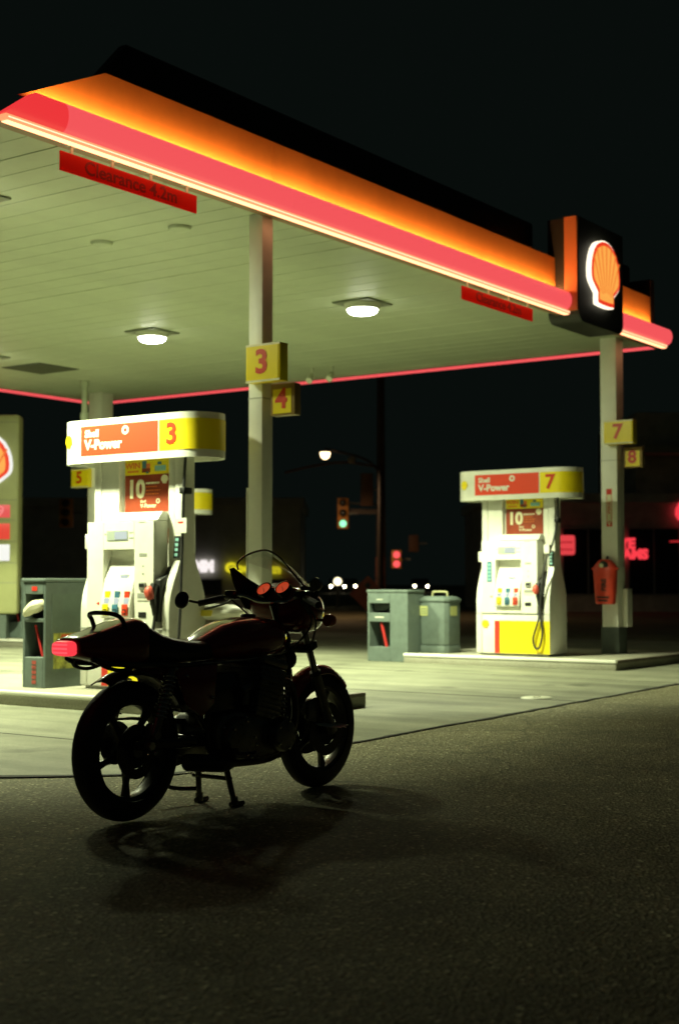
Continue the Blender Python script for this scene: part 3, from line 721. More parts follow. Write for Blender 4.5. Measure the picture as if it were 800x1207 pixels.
    if digit == '7':
        bm = NB(); box(bm, -0.37, -0.30, -0.0165, -0.0122, 1.0, 1.28); dc = mk('instruction_decal', bm, 'blue', cn)
        for k in range(5):
            bm = NB(); box(bm, -0.358, -0.312, -0.0185, -0.0168, 1.02 + k * 0.05, 1.05 + k * 0.05); mk('print_block', bm, 'lightblue', dc)
    # door lines and livery on the cabinet
    bm = NB(); box(bm, -0.545, 0.545, -0.004, -0.0005, 0.564, 0.570); mk('door_gap', bm, 'grey', t)
    bm = NB(); box(bm, -0.265, -0.185, -0.006, -0.001, 0.035, 0.475); mk('red_stripe', bm, 'red2', t)
    bm = NB(); box(bm, -0.184, 0.546, -0.006, -0.001, 0.035, 0.475); mk('yellow_panel', bm, 'yellow', t)
    bm = NB(); prism(bm, pecten(0.11), -0.006, -0.001, lambda u, v, d: Vector((u - 0.405, d, v + 0.425))); rd = mk('emblem', bm, 'orange', t)
    bm = NB(); prism(bm, pecten(0.09), -0.009, -0.0065, lambda u, v, d: Vector((u - 0.405, d, v + 0.425))); mk('emblem_face', bm, 'yellow', rd)
    # nozzle boot, nozzle, hose
    bm = NB(); prism(bm, [(-0.02, 0.64), (-0.012, 1.02), (0.10, 1.07), (0.165, 1.15), (0.165, 0.66), (0.02, 0.63)], 0.385, 0.452, lambda u, v, d: Vector((d, u, v))); nb = mk('nozzle_boot', bm, 'black', t, bevel=0.012)
    nz = NB(); tube(nz, curve([(0.40, -0.03, 0.98), (0.40, -0.055, 0.90), (0.405, -0.05, 0.80), (0.41, -0.03, 0.70)], 4), [0.035] * 5 + [0.03] * 4 + [0.024] * 4, 10); no = mk('nozzle', nz, 'black', t)
    bm = NB(); tube(bm, curve([(0.375, -0.055, 0.96), (0.385, -0.08, 0.90), (0.40, -0.075, 0.84)], 4), [0.02, 0.03, 0.042, 0.045, 0.045, 0.042, 0.04, 0.034, 0.03], 10); mk('nozzle_guard', bm, mat('nozzle_red', (0.55, 0.08, 0.05), 0.5), no)
    bm = NB(); prism(bm, [(0.140, 1.215), (0.1585, 1.42), (0.152, 1.42), (0.134, 1.215)], 0.468, 0.535, lambda u, v, d: Vector((d, u, v))); dk = mk('warning_decal', bm, 'black', t)
    for k in range(4):
        bm = NB(); box(bm, 0.482, 0.52, 0.133 + 0.0045 * k, 0.1365 + 0.0045 * k, 1.235 + 0.046 * k, 1.262 + 0.046 * k); mk('print_block', bm, 'lightblue', dk)
    if hose:
        hp = curve([(0.41, -0.03, 0.70), (0.405, -0.04, 0.50), (0.33, -0.05, 0.25), (0.36, -0.05, 0.12), (0.42, -0.05, 0.13), (0.46, -0.045, 0.32), (0.43, -0.04, 0.60), (0.46, -0.06, 0.9), (0.50, -0.03, 1.25), (0.555, 0.10, 1.55), (0.58, 0.17, 1.85), (0.575, 0.20, 2.14)], 6)
    else:
        hp = curve([(0.41, -0.03, 0.70), (0.38, -0.04, 0.50), (0.33, -0.05, 0.30), (0.36, -0.05, 0.14), (0.45, -0.05, 0.13), (0.56, -0.02, 0.20), (0.60, 0.06, 0.45), (0.60, 0.10, 1.2), (0.60, 0.12, 1.8), (0.595, 0.15, 2.14)], 6)
    bm = NB(); tube(bm, hp, 0.014, 8); h_ = mk('hose', bm, 'rubber', t)
    bm = NB(); box(bm, 0.565, 0.625, 0.10, 0.21, 1.80, 1.86); mk('hose_clamp', bm, 'black', h_, bevel=0.008)
    if digit == '3':
        bm = NB(); box(bm, 0.565, 0.70, 0.05, 0.056, 1.44, 1.575); tg = mk('hose_tag', bm, 'white', t, bevel=0.002, seg=1)
        bm = NB(); box(bm, 0.60, 0.66, 0.0485, 0.0497, 1.53, 1.545); mk('marking', bm, 'red2', tg)
    else:
        bm = NB(); box(bm, 0.47, 0.55, -0.01, 0.05, 1.38, 1.50); mk('hose_tag', bm, 'white', t, bevel=0.004, seg=1)
    if digit == '7':
        bm = NB(); box(bm, -0.605, -0.55, 0.17, 0.30, 1.28, 1.42); mk('side_box', bm, 'white', t, bevel=0.006)
        bm = NB(); tube(bm, [(-0.555, 0.24, 1.42), (-0.56, 0.24, 2.12)], 0.014, 8); mk('hose', bm, 'rubber', t)
    else:
        bm = NB(); box(bm, -0.49, -0.456, -0.004, 0.10, 1.31, 1.45); mk('side_box', bm, 'white', t, bevel=0.006)
    # awning
    z0, z1 = 2.125, 2.535
    bm = NB(); n = 72
    A = []
    for k in range(n):
        tt = -TOTAL / 2 + TOTAL * k / n
        # closed outline
        q = tt
        x0, y0 = per(q, 0.0); x1, y1 = per(q, -0.02)
        A.append([bm.verts.new((x0, y0, z0)), bm.verts.new((x0, y0, z1)), bm.verts.new((x1, y1, z1)), bm.verts.new((x1, y1, z0))])
    for k in range(n):
        a, b = A[k], A[(k + 1) % n]
        for i in range(4): bm.faces.new([a[i], a[(i + 1) % 4], b[(i + 1) % 4], b[i]])
    aw = mk('awning', bm, 'white', t, ang=50)
    bm = NB(); ring = []
    for zz in (2.40, 2.42):
        ring.append([bm.verts.new((per(-TOTAL / 2 + TOTAL * k / n, -0.021)[0], per(-TOTAL / 2 + TOTAL * k / n, -0.021)[1], zz)) for k in range(n)])
    bm.faces.new(ring[0][::-1]); bm.faces.new(ring[1])
    for k in range(n): bm.faces.new([ring[0][k], ring[0][(k + 1) % n], ring[1][(k + 1) % n], ring[1][k]])
    mk('awning_deck', bm, 'offwhite', aw)
    za, zb = 2.195, 2.475
    bm = NB(); wrap(bm, -0.555, 0.402, za, zb, 0.0015, 0.004, 8); rp = mk('red_band', bm, 'red', aw)
    bm = NB(); wrap(bm, 0.418, VS + PI * VR * 0.97, za, zb, 0.0015, 0.004, 24); mk('yellow_band', bm, 'yellow', aw)
    tx, ty = per(-0.73, 0.002)
    bm = NB(); prism(bm, pecten(0.125), -0.004, 0.003, lambda u, v, d: Vector((u, d, v))); em = mk('emblem', bm, 'yellow', aw); em.location = (tx, ty, 2.34); em.rotation_euler = (0, 0, -(0.73 - VS) / VR * 1.0)
    text('lettering', 'Shell', 0.095, 'white', rp, (-0.50, -0.006, 2.398), bold=0.003, align='LEFT')
    text('lettering', 'V-Power', 0.130, 'white', rp, (-0.50, -0.006, 2.29), bold=0.0045, align='LEFT')
    bm = NB(); lathe(bm, [(0.020, 0), (0.042, 0), (0.042, 0.003), (0.020, 0.003)], 16, T(0.01, -0.005, 2.41) @ Matrix.Rotation(PI / 2, 4, 'X'), True); mk('badge', bm, 'white', rp)
    text('digit', digit, 0.265, 'digit', aw, (0.565, -0.007, 2.335), bold=0.008, wide=1.05)
    t.scale = (1, 1, 0.972)
    return t
pump(9.25, 8.92, '3', 'nearest white fuel pump with red number three awning behind the motorcycle', hose=False)
pump(16.55, 8.93, '7', 'white fuel pump with number seven awning standing left of the extinguisher column')
pump(17.05, 15.72, '5', 'fuel pump mostly hidden behind pump three, only its yellow awning end showing', hose=False)

# ================================================================== BINS
def service_bin(x, y, label, w=0.30, d=0.55, h=0.97, base=0.128, poster=False, rz=-PI / 2):
    """squeegee and towel bin, front at local y = 0"""
    t = thing('windshield_service_bin', label, 'bin', (x, y, base), rz, 'grey windshield service bins')
    e = 0.028; hw = w / 2
    bm = NB()
    box(bm, -hw, -hw + e, 0, d, 0, h); box(bm, hw - e, hw, 0, d, 0, h)
    box(bm, -hw + e, hw - e, d - e, d, 0, h); box(bm, -hw + e, hw - e, 0, d - e, h - 0.11, h)
    box(bm, -hw + e, hw - e, 0, d - e, 0.0, 0.28); box(bm, -hw + e, hw - e, 0.0, d - e, 0.60, 0.635)
    sh = mk('shell', bm, 'bin', t, bevel=0.006, seg=1)
    bm = NB(); box(bm, -hw - 0.012, hw + 0.012, -0.012, d + 0.012, h + 0.001, h + 0.035); mk('lid', bm, 'bin', t, bevel=0.01)
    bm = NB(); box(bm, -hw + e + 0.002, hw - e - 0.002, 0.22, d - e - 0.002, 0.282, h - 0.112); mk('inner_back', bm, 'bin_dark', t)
    bm = NB(); tube(bm, [(0.055, 0.06, 0.285), (-0.03, 0.05, 0.575)], 0.012, 8); sq = mk('squeegee_handle', bm, mat('handle_red', (0.45, 0.02, 0.02), 0.5), t)
    if poster:
        bm = NB(); tube(bm, curve([(-0.11, -0.02, 0.66), (-0.03, 0.0, 0.73), (0.06, 0.03, 0.76), (0.10, 0.05, 0.79)], 4), [0.015, 0.03, 0.045, 0.05, 0.055, 0.06, 0.06, 0.055, 0.05, 0.05, 0.045, 0.04, 0.03], 10); mk('paper_towel', bm, 'paper', t)
        bm = NB(); box(bm, hw + 0.0005, hw + 0.004, 0.08, d - 0.05, 0.14, 0.86); rp = mk('side_panel', bm, mat('bin_panel', (0.10, 0.135, 0.11), 0.6, var=0.15, vscale=8), t)
        bm = NB(); box(bm, hw + 0.0045, hw + 0.006, 0.10, 0.50, 0.17, 0.50); ps = mk('side_poster', bm, mat('garden_poster', (0.30, 0.30, 0.05), 0.5, var=0.9, vscale=14), t)
        bm = NB(); prism(bm, [(0.12, 0.30), (0.50, 0.30), (0.50, 0.48), (0.20, 0.49), (0.16, 0.40)], hw + 0.0065, hw + 0.008, lambda u, v, d_: Vector((d_, u, v))); mk('print_block', bm, mat('poster_orange', (0.6, 0.10, 0.02), 0.5, var=0.3, vscale=9), ps)
        bm = NB()
        for q in range(5): box(bm, -0.02, 0.035, -0.003, -0.0005, 0.035 + q * 0.045, 0.068 + q * 0.045)
        mk('marking', bm, mat('faded_red', (0.30, 0.05, 0.035), 0.6, var=0.5, vscale=40), sh)
        bm = NB(); box(bm, -0.03, 0.04, -0.003, -0.0005, 0.89, 0.93); mk('marking', bm, 'red2', sh)
    return t
service_bin(9.03, 9.84, 'grey green squeegee bin with a garden poster left of pump three', poster=True)
b1 = service_bin(16.28, 10.72, 'grey towel and squeegee bin standing left of the handled trash can', w=0.66, d=0.42, h=0.95, base=0.006)
for c in list(b1.children):
    if c.name.startswith(('shell', 'inner_back', 'squeegee')): bpy.data.objects.remove(c)
bm = NB(); w, d, h = 0.33, 0.42, 0.95
box(bm, 0.04, w, 0, d, 0, h); box(bm, -w, -w + 0.03, 0, d, 0, h); box(bm, -w + 0.03, 0.04, 0, d, 0, 0.20)
box(bm, -w + 0.03, 0.04, 0, d, 0.545, 0.665); box(bm, -w + 0.03, 0.04, 0, d, 0.80, h); box(bm, -w + 0.03, 0.04, 0.25, d, 0.20, 0.545); box(bm, -w + 0.03, 0.04, 0.25, d, 0.665, 0.80)
mk('shell', bm, 'bin', b1, bevel=0.005, seg=1)
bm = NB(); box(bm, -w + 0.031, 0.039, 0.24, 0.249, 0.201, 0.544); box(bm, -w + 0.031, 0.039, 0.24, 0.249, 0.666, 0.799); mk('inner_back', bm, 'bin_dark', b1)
bm = NB(); tube(bm, [(-0.05, 0.06, 0.20), (-0.13, 0.05, 0.535)], 0.02, 8); mk('squeegee_handle', bm, MATS['handle_red'], b1)
bm = NB(); box(bm, -0.20, -0.06, -0.004, -0.0005, 0.60, 0.615); box(bm, -0.18, -0.08, -0.004, -0.0005, 0.845, 0.855); mk('marking', bm, 'offwhite', b1)
bm = NB(); prism(bm, [(-0.29, 0.69), (-0.10, 0.70), (0.0, 0.76), (-0.06, 0.79), (-0.29, 0.79)], 0.10, 0.20, lambda u, v, d_: Vector((u, d_, v))); mk('towel_flap', bm, 'bin_dark', b1)
service_bin(16.75, 18.75, 'dark squeegee bin far back, half hidden by the poster bin', w=0.4, d=0.5, h=1.0)

tc_ = thing('trash_can', 'grey octagonal trash can with a looped lid handle beside pump seven', 'trash can', (16.78, 10.18, 0.128), -PI / 2)
def octo(w, d, c): return [(-w + c, -d), (w - c, -d), (w, -d + c), (w, d - c), (w - c, d), (-w + c, d), (-w, d - c), (-w, -d + c)]
bm = NB(); prism(bm, octo(0.235, 0.20, 0.05), 0.0, 0.10, lambda u, v, d: Vector((u, v, d))); mk('base', bm, 'bin', tc_, bevel=0.006)
bm = NB(); prism(bm, octo(0.23, 0.195, 0.05), 0.112, 0.70, lambda u, v, d: Vector((u, v, d))); bd = mk('body', bm, 'bin', tc_, bevel=0.008)
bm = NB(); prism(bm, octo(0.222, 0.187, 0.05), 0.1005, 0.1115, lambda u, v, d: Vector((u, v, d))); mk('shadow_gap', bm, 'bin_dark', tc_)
bm = NB(); loft(bm, [[Vector((u, v, 0.701)) for u, v in octo(0.245, 0.21, 0.055)], [Vector((u, v, 0.735)) for u, v in octo(0.245, 0.21, 0.055)], [Vector((u, v, 0.775)) for u, v in octo(0.19, 0.155, 0.045)]]); mk('lid', bm, 'bin', tc_, bevel=0.008)
bm = NB(); tube(bm, curve([(-0.12, 0, 0.77), (-0.115, 0, 0.815), (-0.09, 0, 0.835), (0.09, 0, 0.835), (0.115, 0, 0.815), (0.12, 0, 0.77)], 4), 0.013, 8); mk('handle', bm, mat('handle_pale', (0.42, 0.42, 0.22), 0.5), tc_)
bm = NB(); box(bm, 0.2325, 0.2355, -0.11, 0.06, 0.51, 0.64); mk('sticker', bm, mat('sticker_yellow', (0.45, 0.47, 0.18), 0.5), bd)
bm = NB(); box(bm, -0.20, -0.08, -0.2005, -0.1965, 0.51, 0.64); sk = mk('sticker', bm, mat('sticker_yellow', (0.45, 0.47, 0.18), 0.5), bd)
bm = NB()
for k in range(3): box(bm, -0.19, -0.09, -0.2025, -0.2008, 0.535 + k * 0.03, 0.547 + k * 0.03)
mk('marking', bm, 'bin', sk)

# bags stacked beside the slim column
for k, (dx, dz, c) in enumerate(((0.0, 0.0, 'bag'), (0.02, 0.155, 'bag'), (-0.02, 0.31, 'bag'), (0.015, 0.465, 'bag'), (0.0, 0.62, 'bag'))):
    t = thing('sack', ('bottom pale sack of the pile beside the slim column', 'second sack from the bottom of the pile by the slim column', 'middle pale sack of the pile by the slim column', 'second sack from the top of the pile by the slim column', 'topmost pale sack with yellow print beside the slim column')[k], 'sack', (9.85 + dx, 8.36 - dx, 0.128 + dz), -PI / 2 + dx * 4, 'pile of sacks by the slim column')
    bm = NB(); loft(bm, [[Vector((x, 0.17 * a * math.copysign(abs(math.cos(q)) ** 0.7, math.cos(q)), 0.078 + 0.075 * b * math.sin(q))) for q in [2 * PI * i / 16 for i in range(16)]] for x, a, b in ((-0.27, 0.8, 0.15), (-0.24, 0.92, 0.6), (-0.15, 1, 0.95), (0, 1.0, 1.0), (0.15, 1, 0.96), (0.24, 0.92, 0.6), (0.27, 0.8, 0.15))]); mk('sack_body', bm, 'bag', t, ang=60)
    bm = NB(); prism(bm, [(-0.10, 0.045), (0.10, 0.045), (0.12, 0.10), (-0.12, 0.10)], -0.174, -0.166, lambda u, v, d: Vector((u, d, v))); mk('printed_band', bm, 'bagy', t, bevel=0.002)

# ================================================================== MOTORCYCLE  (local: x forward, y left, z up)
RX, RY, RH = 4.742, 4.565, R(-1.77)
bike = thing('motorcycle', 'dark red and black motorcycle with small fairing parked on its centre stand', 'motorcycle', (RX, RY, 0.0), RH)
bike.scale = (0.985, 1, 1); bike.location.x += 0.02
def wheel(cx, cz, r, tw, rim_r, disc_r, discs, parent, phase):
    # rim band and five cast spokes
    bm = NB()
    prof = [(rim_r + 0.028, -0.045), (rim_r + 0.03, -0.038), (rim_r + 0.004, -0.030), (rim_r, -0.012), (rim_r, 0.012), (rim_r + 0.004, 0.030), (rim_r + 0.03, 0.038), (rim_r + 0.028, 0.045), (rim_r + 0.045, 0.045), (rim_r + 0.045, -0.045)]
    mx = T(cx, 0, cz) @ AX_Y
    lathe(bm, prof, 56, mx, True)
    for k in range(5):
        a = phase + 2 * PI * k / 5
        m2 = mx @ Matrix.Rotation(a, 4, 'Z')
        secs = []
        for rr_, w_, t_ in ((0.04, 0.030, 0.022), (0.09, 0.021, 0.018), (rim_r * 0.72, 0.014, 0.014), (rim_r + 0.008, 0.021, 0.018)):
            secs.append([m2 @ Vector((rr_, y, z)) for y, z in ((-w_, -t_ * 0.6), (-w_ * 0.4, -t_), (w_ * 0.4, -t_), (w_, -t_ * 0.6), (w_, t_ * 0.6), (w_ * 0.4, t_), (-w_ * 0.4, t_), (-w_, t_ * 0.6))])
        loft(bm, secs)
    w = mk('wheel', bm, 'alloy', parent, ang=40)
    # tyre
    bm = NB(); P = []
    h = r - (rim_r + 0.022); rc = rim_r + 0.022
    for k in range(17):
        a = PI * k / 16
        P.append((rc + h * math.sin(a) ** 0.75, -tw / 2 * math.copysign(abs(math.cos(a)) ** 0.8, math.cos(a))))
    lathe(bm, P, 64, mx, False); lathe(bm, [(rc, -tw / 2), (rc, tw / 2)], 64, mx)
    ty = mk('tyre', bm, 'rubber', w, ang=50)
    bm = NB(); lathe(bm, [(0, -0.075), (0.028, -0.075), (0.034, -0.05), (0.055, -0.045), (0.06, 0.0), (0.055, 0.045), (0.034, 0.05), (0.028, 0.075), (0, 0.075)], 28, mx); mk('hub', bm, 'engine', w)
    for s in discs:
        bm = NB(); lathe(bm, [(disc_r * 0.62, s * 0.062), (disc_r, s * 0.062), (disc_r, s * 0.067), (disc_r * 0.62, s * 0.067)], 48, mx, True)
        lathe(bm, [(0.03, s * 0.055), (disc_r * 0.64, s * 0.0615), (disc_r * 0.64, s * 0.0605), (0.03, s * 0.05)], 10, mx, True)
        dsc = mk('brake_disc', bm, mat('disc_steel', (0.07, 0.068, 0.06), 0.35, metal=0.9), w)
    return w
wheel(0.0, 0.327, 0.320, 0.118, 0.205, 0.125, (-1,), bike, 0.35)
wheel(1.435, 0.316, 0.316, 0.092, 0.205, 0.142, (-1, 1), bike, 0.1)
bm = NB(); tube(bm, [(1.435, -0.13, 0.316), (1.435, 0.13, 0.316)], 0.012, 10); tube(bm, [(0.0, -0.16, 0.358), (0.0, 0.16, 0.358)], 0.012, 10)
lathe(bm, [(0, 0), (0.02, 0), (0.02, 0.015), (0, 0.015)], 6, T(0, -0.165, 0.358) @ AX_Y); mk('axle', bm, 'steel', bike)
# fork
HX, HZ = 1.155, 0.945                              # top of the fork
def fk(z): return 1.425 + (HX - 1.425) * (z - 0.316) / (HZ - 0.316)
for s in (-1, 1):
    y = s * 0.098
    bm = NB(); tube(bm, [(fk(0.30) + 0.005, y, 0.296), (fk(0.34), y, 0.34), (fk(0.60), y, 0.60), (fk(0.615), y, 0.615)], [0.026, 0.029, 0.027, 0.03], 14); f = mk('fork_leg', bm, 'engine', bike)
    bm = NB(); tube(bm, [(fk(0.61), y, 0.61), (fk(0.985), y, 0.985)], 0.0185, 14); mk('stanchion', bm, 'steel', f)
    bm = NB(); tube(bm, [(fk(0.61), y, 0.612), (fk(0.63), y, 0.63)], 0.031, 14); mk('dust_seal', bm, 'rubber', f)
    bm = NB(); prism(bm, [(-0.03, 0.05), (0.05, 0.07), (0.07, 0.0), (0.03, -0.06), (-0.04, -0.04)], y * 0.55, y * 0.86, lambda u, v, d: Vector((fk(0.42) - 0.085 + u, d, 0.42 + v))); mk('brake_caliper', bm, 'engine', f, bevel=0.008)
bm = NB(); box(bm, -0.04, 0.04, -0.13, 0.13, -0.02, 0.02, T(fk(0.76), 0, 0.76) @ Matrix.Rotation(-0.40, 4, 'Y')); mk('triple_clamp', bm, 'bblack', bike, bevel=0.006)
bm = NB(); box(bm, -0.04, 0.04, -0.13, 0.13, -0.015, 0.015, T(fk(0.96), 0, 0.96) @ Matrix.Rotation(-0.40, 4, 'Y')); mk('triple_clamp', bm, 'bblack', bike, bevel=0.006)
# pale plate at the axle on the right fork leg
bm = NB(); prism(bm, [(-0.115, 0.004), (-0.09, 0.016), (0.02, 0.020), (0.10, 0.008), (0.135, 0.0), (0.10, -0.008), (0.07, -0.010), (0.05, -0.019), (0.02, -0.014), (0.0, -0.020), (-0.03, -0.014), (-0.06, -0.014)], -0.142, -0.130, lambda u, v, d: Vector((1.385 + u, d - 0.01 + v * 2.6, 0.342 + v * 0.55 - u * 0.05))); mk('side_reflector', bm, mat('pale_reflector', (0.88, 0.92, 0.86), 0.3, emit=(0.8, 0.95, 0.85), estr=0.0), bike, bevel=0.003)
# front fender
secs = []
for k in range(15):
    a = R(18) + R(100) * k / 14 
    rr_ = 0.334 + (0.006 if 3 < k < 12 else 0.0)
    cxx, czz = 1.435 + rr_ * math.sin(R(62) - a), 0.316 + rr_ * math.cos(R(62) - a)
    nx, nz = math.sin(R(62) - a), math.cos(R(62) - a)
    wv = 0.066 * (0.72 + 0.28 * math.sin(PI * (k + 1.5) / 17))
    outer = [(u, -0.045 * abs(u) ** 2.2) for u in (-1, -0.75, -0.45, -0.15, 0.15, 0.45, 0.75, 1)]
    sec = [Vector((cxx + nx * d, u * wv, czz + nz * d)) for u, d in outer] + [Vector((cxx + nx * (d - 0.005), u * wv * 0.95, czz + nz * (d - 0.005))) for u, d in reversed(outer)]
    secs.append(sec)
bm = NB(); loft(bm, secs); ff = mk('fender', bm, 'paint', bike, ang=60)
bm = NB()
for s in (-1, 1): tube(bm, [(1.435 - 0.14, s * 0.066, 0.61), (fk(0.52) + 0.0, s * 0.078, 0.50)], 0.006, 6)
mk('fender_stay', bm, 'steel', ff)
# tank, seat, tail cowl
bm = NB(); loft(bm, [sup(s, z, w, h, 28, 2.6) for s, z, w, h in ((0.425, 0.775, 0.05, 0.022), (0.45, 0.775, 0.085, 0.042), (0.52, 0.785, 0.112, 0.066), (0.60, 0.80, 0.135, 0.088), (0.68, 0.81, 0.150, 0.099), (0.78, 0.817, 0.158, 0.105), (0.88, 0.82, 0.158, 0.105), (0.97, 0.817, 0.142, 0.098), (1.03, 0.81, 0.115, 0.085), (1.07, 0.80, 0.075, 0.06), (1.085, 0.80, 0.03, 0.03))])
tk = mk('fuel_tank', bm, 'paint', bike, ang=60)
bm = NB(); lathe(bm, [(0, 0), (0.04, 0), (0.04, 0.014), (0.034, 0.02), (0, 0.021)], 20, T(0.86, 0, 0.917)); mk('filler_cap', bm, 'bblack', tk)
bm = NB()
for s in (-1, 1): tube(bm, curve([(0.36, s * 0.137, 0.716), (0.52, s * 0.14, 0.714), (0.72, s * 0.15, 0.722), (0.95, s * 0.15, 0.74)], 6), 0.0035, 6)
mk('trim_strip', bm, 'steel', tk)
def seat_sec(s, top, bot, w):
    zc, h = (top + bot) / 2, (top - bot) / 2
    return sup(s, zc, w, h, 28, 3.2)
bm = NB(); loft(bm, [seat_sec(*a) for a in ((0.52, 0.80, 0.725, 0.07), (0.48, 0.812, 0.718, 0.095), (0.38, 0.822, 0.715, 0.118), (0.28, 0.832, 0.715, 0.128), (0.20, 0.845, 0.715, 0.130), (0.12, 0.868, 0.715, 0.130), (0.06, 0.897, 0.716, 0.129), (0.02, 0.918, 0.72, 0.126), (-0.005, 0.925, 0.74, 0.115))]); mk('seat', bm, 'seatv', bike, ang=60)
bm = NB(); loft(bm, [seat_sec(*a) for a in ((0.035, 0.923, 0.712, 0.118), (0.01, 0.934, 0.708, 0.127), (-0.03, 0.936, 0.708, 0.129), (-0.09, 0.922, 0.715, 0.126), (-0.18, 0.897, 0.732, 0.118), (-0.26, 0.878, 0.748, 0.108), (-0.33, 0.862, 0.764, 0.096), (-0.365, 0.853, 0.778, 0.088), (-0.375, 0.845, 0.79, 0.08))]); tcw = mk('tail_cowl', bm, 'paint', bike, ang=60)
bm = NB(); loft(bm, [sup(s, 0.808, w, h, 20, 3.5) for s, w, h in ((-0.372, 0.064, 0.034), (-0.395, 0.064, 0.034), (-0.412, 0.057, 0.03), (-0.417, 0.043, 0.02))]); mk('tail_light', bm, 'tail', bike, ang=50)
bm = NB(); tube(bm, curve([(-0.11, 0.10, 0.875), (-0.13, 0.10, 0.925), (-0.155, 0.092, 0.948), (-0.17, 0.06, 0.958), (-0.175, 0.0, 0.961), (-0.17, -0.06, 0.958), (-0.155, -0.092, 0.948), (-0.13, -0.10, 0.925), (-0.11, -0.10, 0.875)], 6), 0.0105, 10); mk('grab_rail', bm, 'bblack', bike)
bm = NB(); tube(bm, curve([(-0.27, -0.06, 0.762), (-0.24, -0.10, 0.725), (-0.15, -0.11, 0.705), (-0.06, -0.11, 0.72), (-0.02, -0.10, 0.74)], 5), 0.009, 8); tube(bm, curve([(-0.27, 0.06, 0.762), (-0.24, 0.10, 0.725), (-0.15, 0.11, 0.705), (-0.06, 0.11, 0.72), (-0.02, 0.10, 0.74)], 5), 0.009, 8); mk('luggage_hook', bm, 'bblack', bike)
for zz in (0.79, 0.808, 0.826):
    bm = NB(); box(bm, -0.4195, -0.412, -0.046, 0.046, zz - 0.0045, zz + 0.0045); mk('lens_rib', bm, mat('tail_rib', (0.3, 0.01, 0.01), 0.3, emit=(1.0, 0.10, 0.12), estr=1.15), bike, bevel=0.002, seg=1)
# rear inner fender
secs = []
for k in range(9):
    a = R(-30) + R(95) * k / 8; rr_ = 0.342
    secs.append([Vector((rr_ * math.sin(a), u * 0.065, 0.358 + rr_ * math.cos(a) - 0.02 * abs(u) ** 2)) for u in (-1, -0.5, 0, 0.5, 1)] + [Vector((rr_ * math.sin(a) * 0.98, u * 0.062, 0.358 + (rr_ - 0.006) * math.cos(a) - 0.02 * abs(u) ** 2)) for u in (1, 0.5, 0, -0.5, -1)])
bm = NB(); loft(bm, secs); mk('fender', bm, 'bblack', bike, ang=60)
# frame, swing arm, shocks
bm = NB()
tube(bm, curve([(1.12, 0, 0.90), (0.95, 0, 0.80), (0.6, 0, 0.72), (0.45, 0, 0.70)], 5), 0.024, 10)
tube(bm, [(1.075, 0, 0.985), (1.165, 0, 0.78)], 0.032, 12)
for s in (-1, 1):
    tube(bm, curve([(1.14, s * 0.03, 0.82), (1.06, s * 0.10, 0.62), (1.0, s * 0.13, 0.36), (0.93, s * 0.14, 0.25), (0.75, s * 0.14, 0.235), (0.48, s * 0.13, 0.26), (0.42, s * 0.12, 0.34), (0.42, s * 0.12, 0.55), (0.45, s * 0.11, 0.70)], 5), 0.016, 10)
    tube(bm, curve([(0.50, s * 0.10, 0.70), (0.2, s * 0.115, 0.712), (-0.2, s * 0.10, 0.735), (-0.30, s * 0.08, 0.76)], 4), 0.013, 8)
    tube(bm, [(0.42, s * 0.12, 0.38), (0.17, s * 0.12, 0.70)], 0.012, 8)
mk('frame', bm, 'bblack', bike)
bm = NB()
for s in (-1, 1): loft(bm, [[Vector((x, s * 0.105 + a, z + b)) for a, b in ((-0.014, -h), (0.014, -h), (0.014, h), (-0.014, h))] for x, z, h in ((0.46, 0.34, 0.022), (0.2, 0.35, 0.026), (0.02, 0.358, 0.024), (-0.045, 0.36, 0.02))])
tube(bm, [(0.43, -0.13, 0.34), (0.43, 0.13, 0.34)], 0.025, 12); mk('swing_arm', bm, 'bblack', bike, bevel=0.004)
for s in (-1, 1):
    top, bot = Vector((0.150, s * 0.145, 0.70)), Vector((0.030, s * 0.145, 0.40))
    bm = NB(); tube(bm, [top, top.lerp(bot, 0.45)], 0.016, 12); tube(bm, [top.lerp(bot, 0.45), bot], 0.021, 12); tube(bm, [bot + Vector((0, -0.02, 0)), bot + Vector((0, 0.02, 0))], 0.016, 10); sa = mk('shock_absorber', bm, 'engine', bike)
    ax = (bot - top).normalized(); a, b = frame_at(ax, Vector((0, 1, 0)))
    pts = [top + ax * (0.03 + 0.21 * i / 150) + (a * math.cos(i * 0.42) + b * math.sin(i * 0.42)) * 0.031 for i in range(151)]
    bm = NB(); tube(bm, pts, 0.0042, 6); mk('spring', bm, 'chrome', sa)
# chain case and rear sprocket on the left, torque arm
bm = NB(); lathe(bm, [(0.02, 0.07), (0.10, 0.07), (0.10, 0.076), (0.02, 0.076)], 40, T(0, 0, 0.358) @ AX_Y, True); mk('sprocket', bm, 'engine', bike)
bm = NB(); prism(bm, [(0.50, 0.43), (0.48, 0.30), (0.1, 0.255), (0.02, 0.265), (0.02, 0.275), (0.1, 0.27), (0.44, 0.315), (0.44, 0.41), (0.1, 0.455), (0.0, 0.46), (0.0, 0.47), (0.1, 0.47)], 0.072, 0.084, lambda u, v, d: Vector((u, d, v))); mk('chain', bm, 'engine', bike)
bm = NB(); prism(bm, [(0.02, 0.47), (0.075, 0.47), (0.085, 0.40), (0.05, 0.37), (0.0, 0.40)], -0.105, -0.06, lambda u, v, d: Vector((u + 0.04, d, v - 0.02))); mk('brake_caliper', bm, 'engine', bike, bevel=0.008)
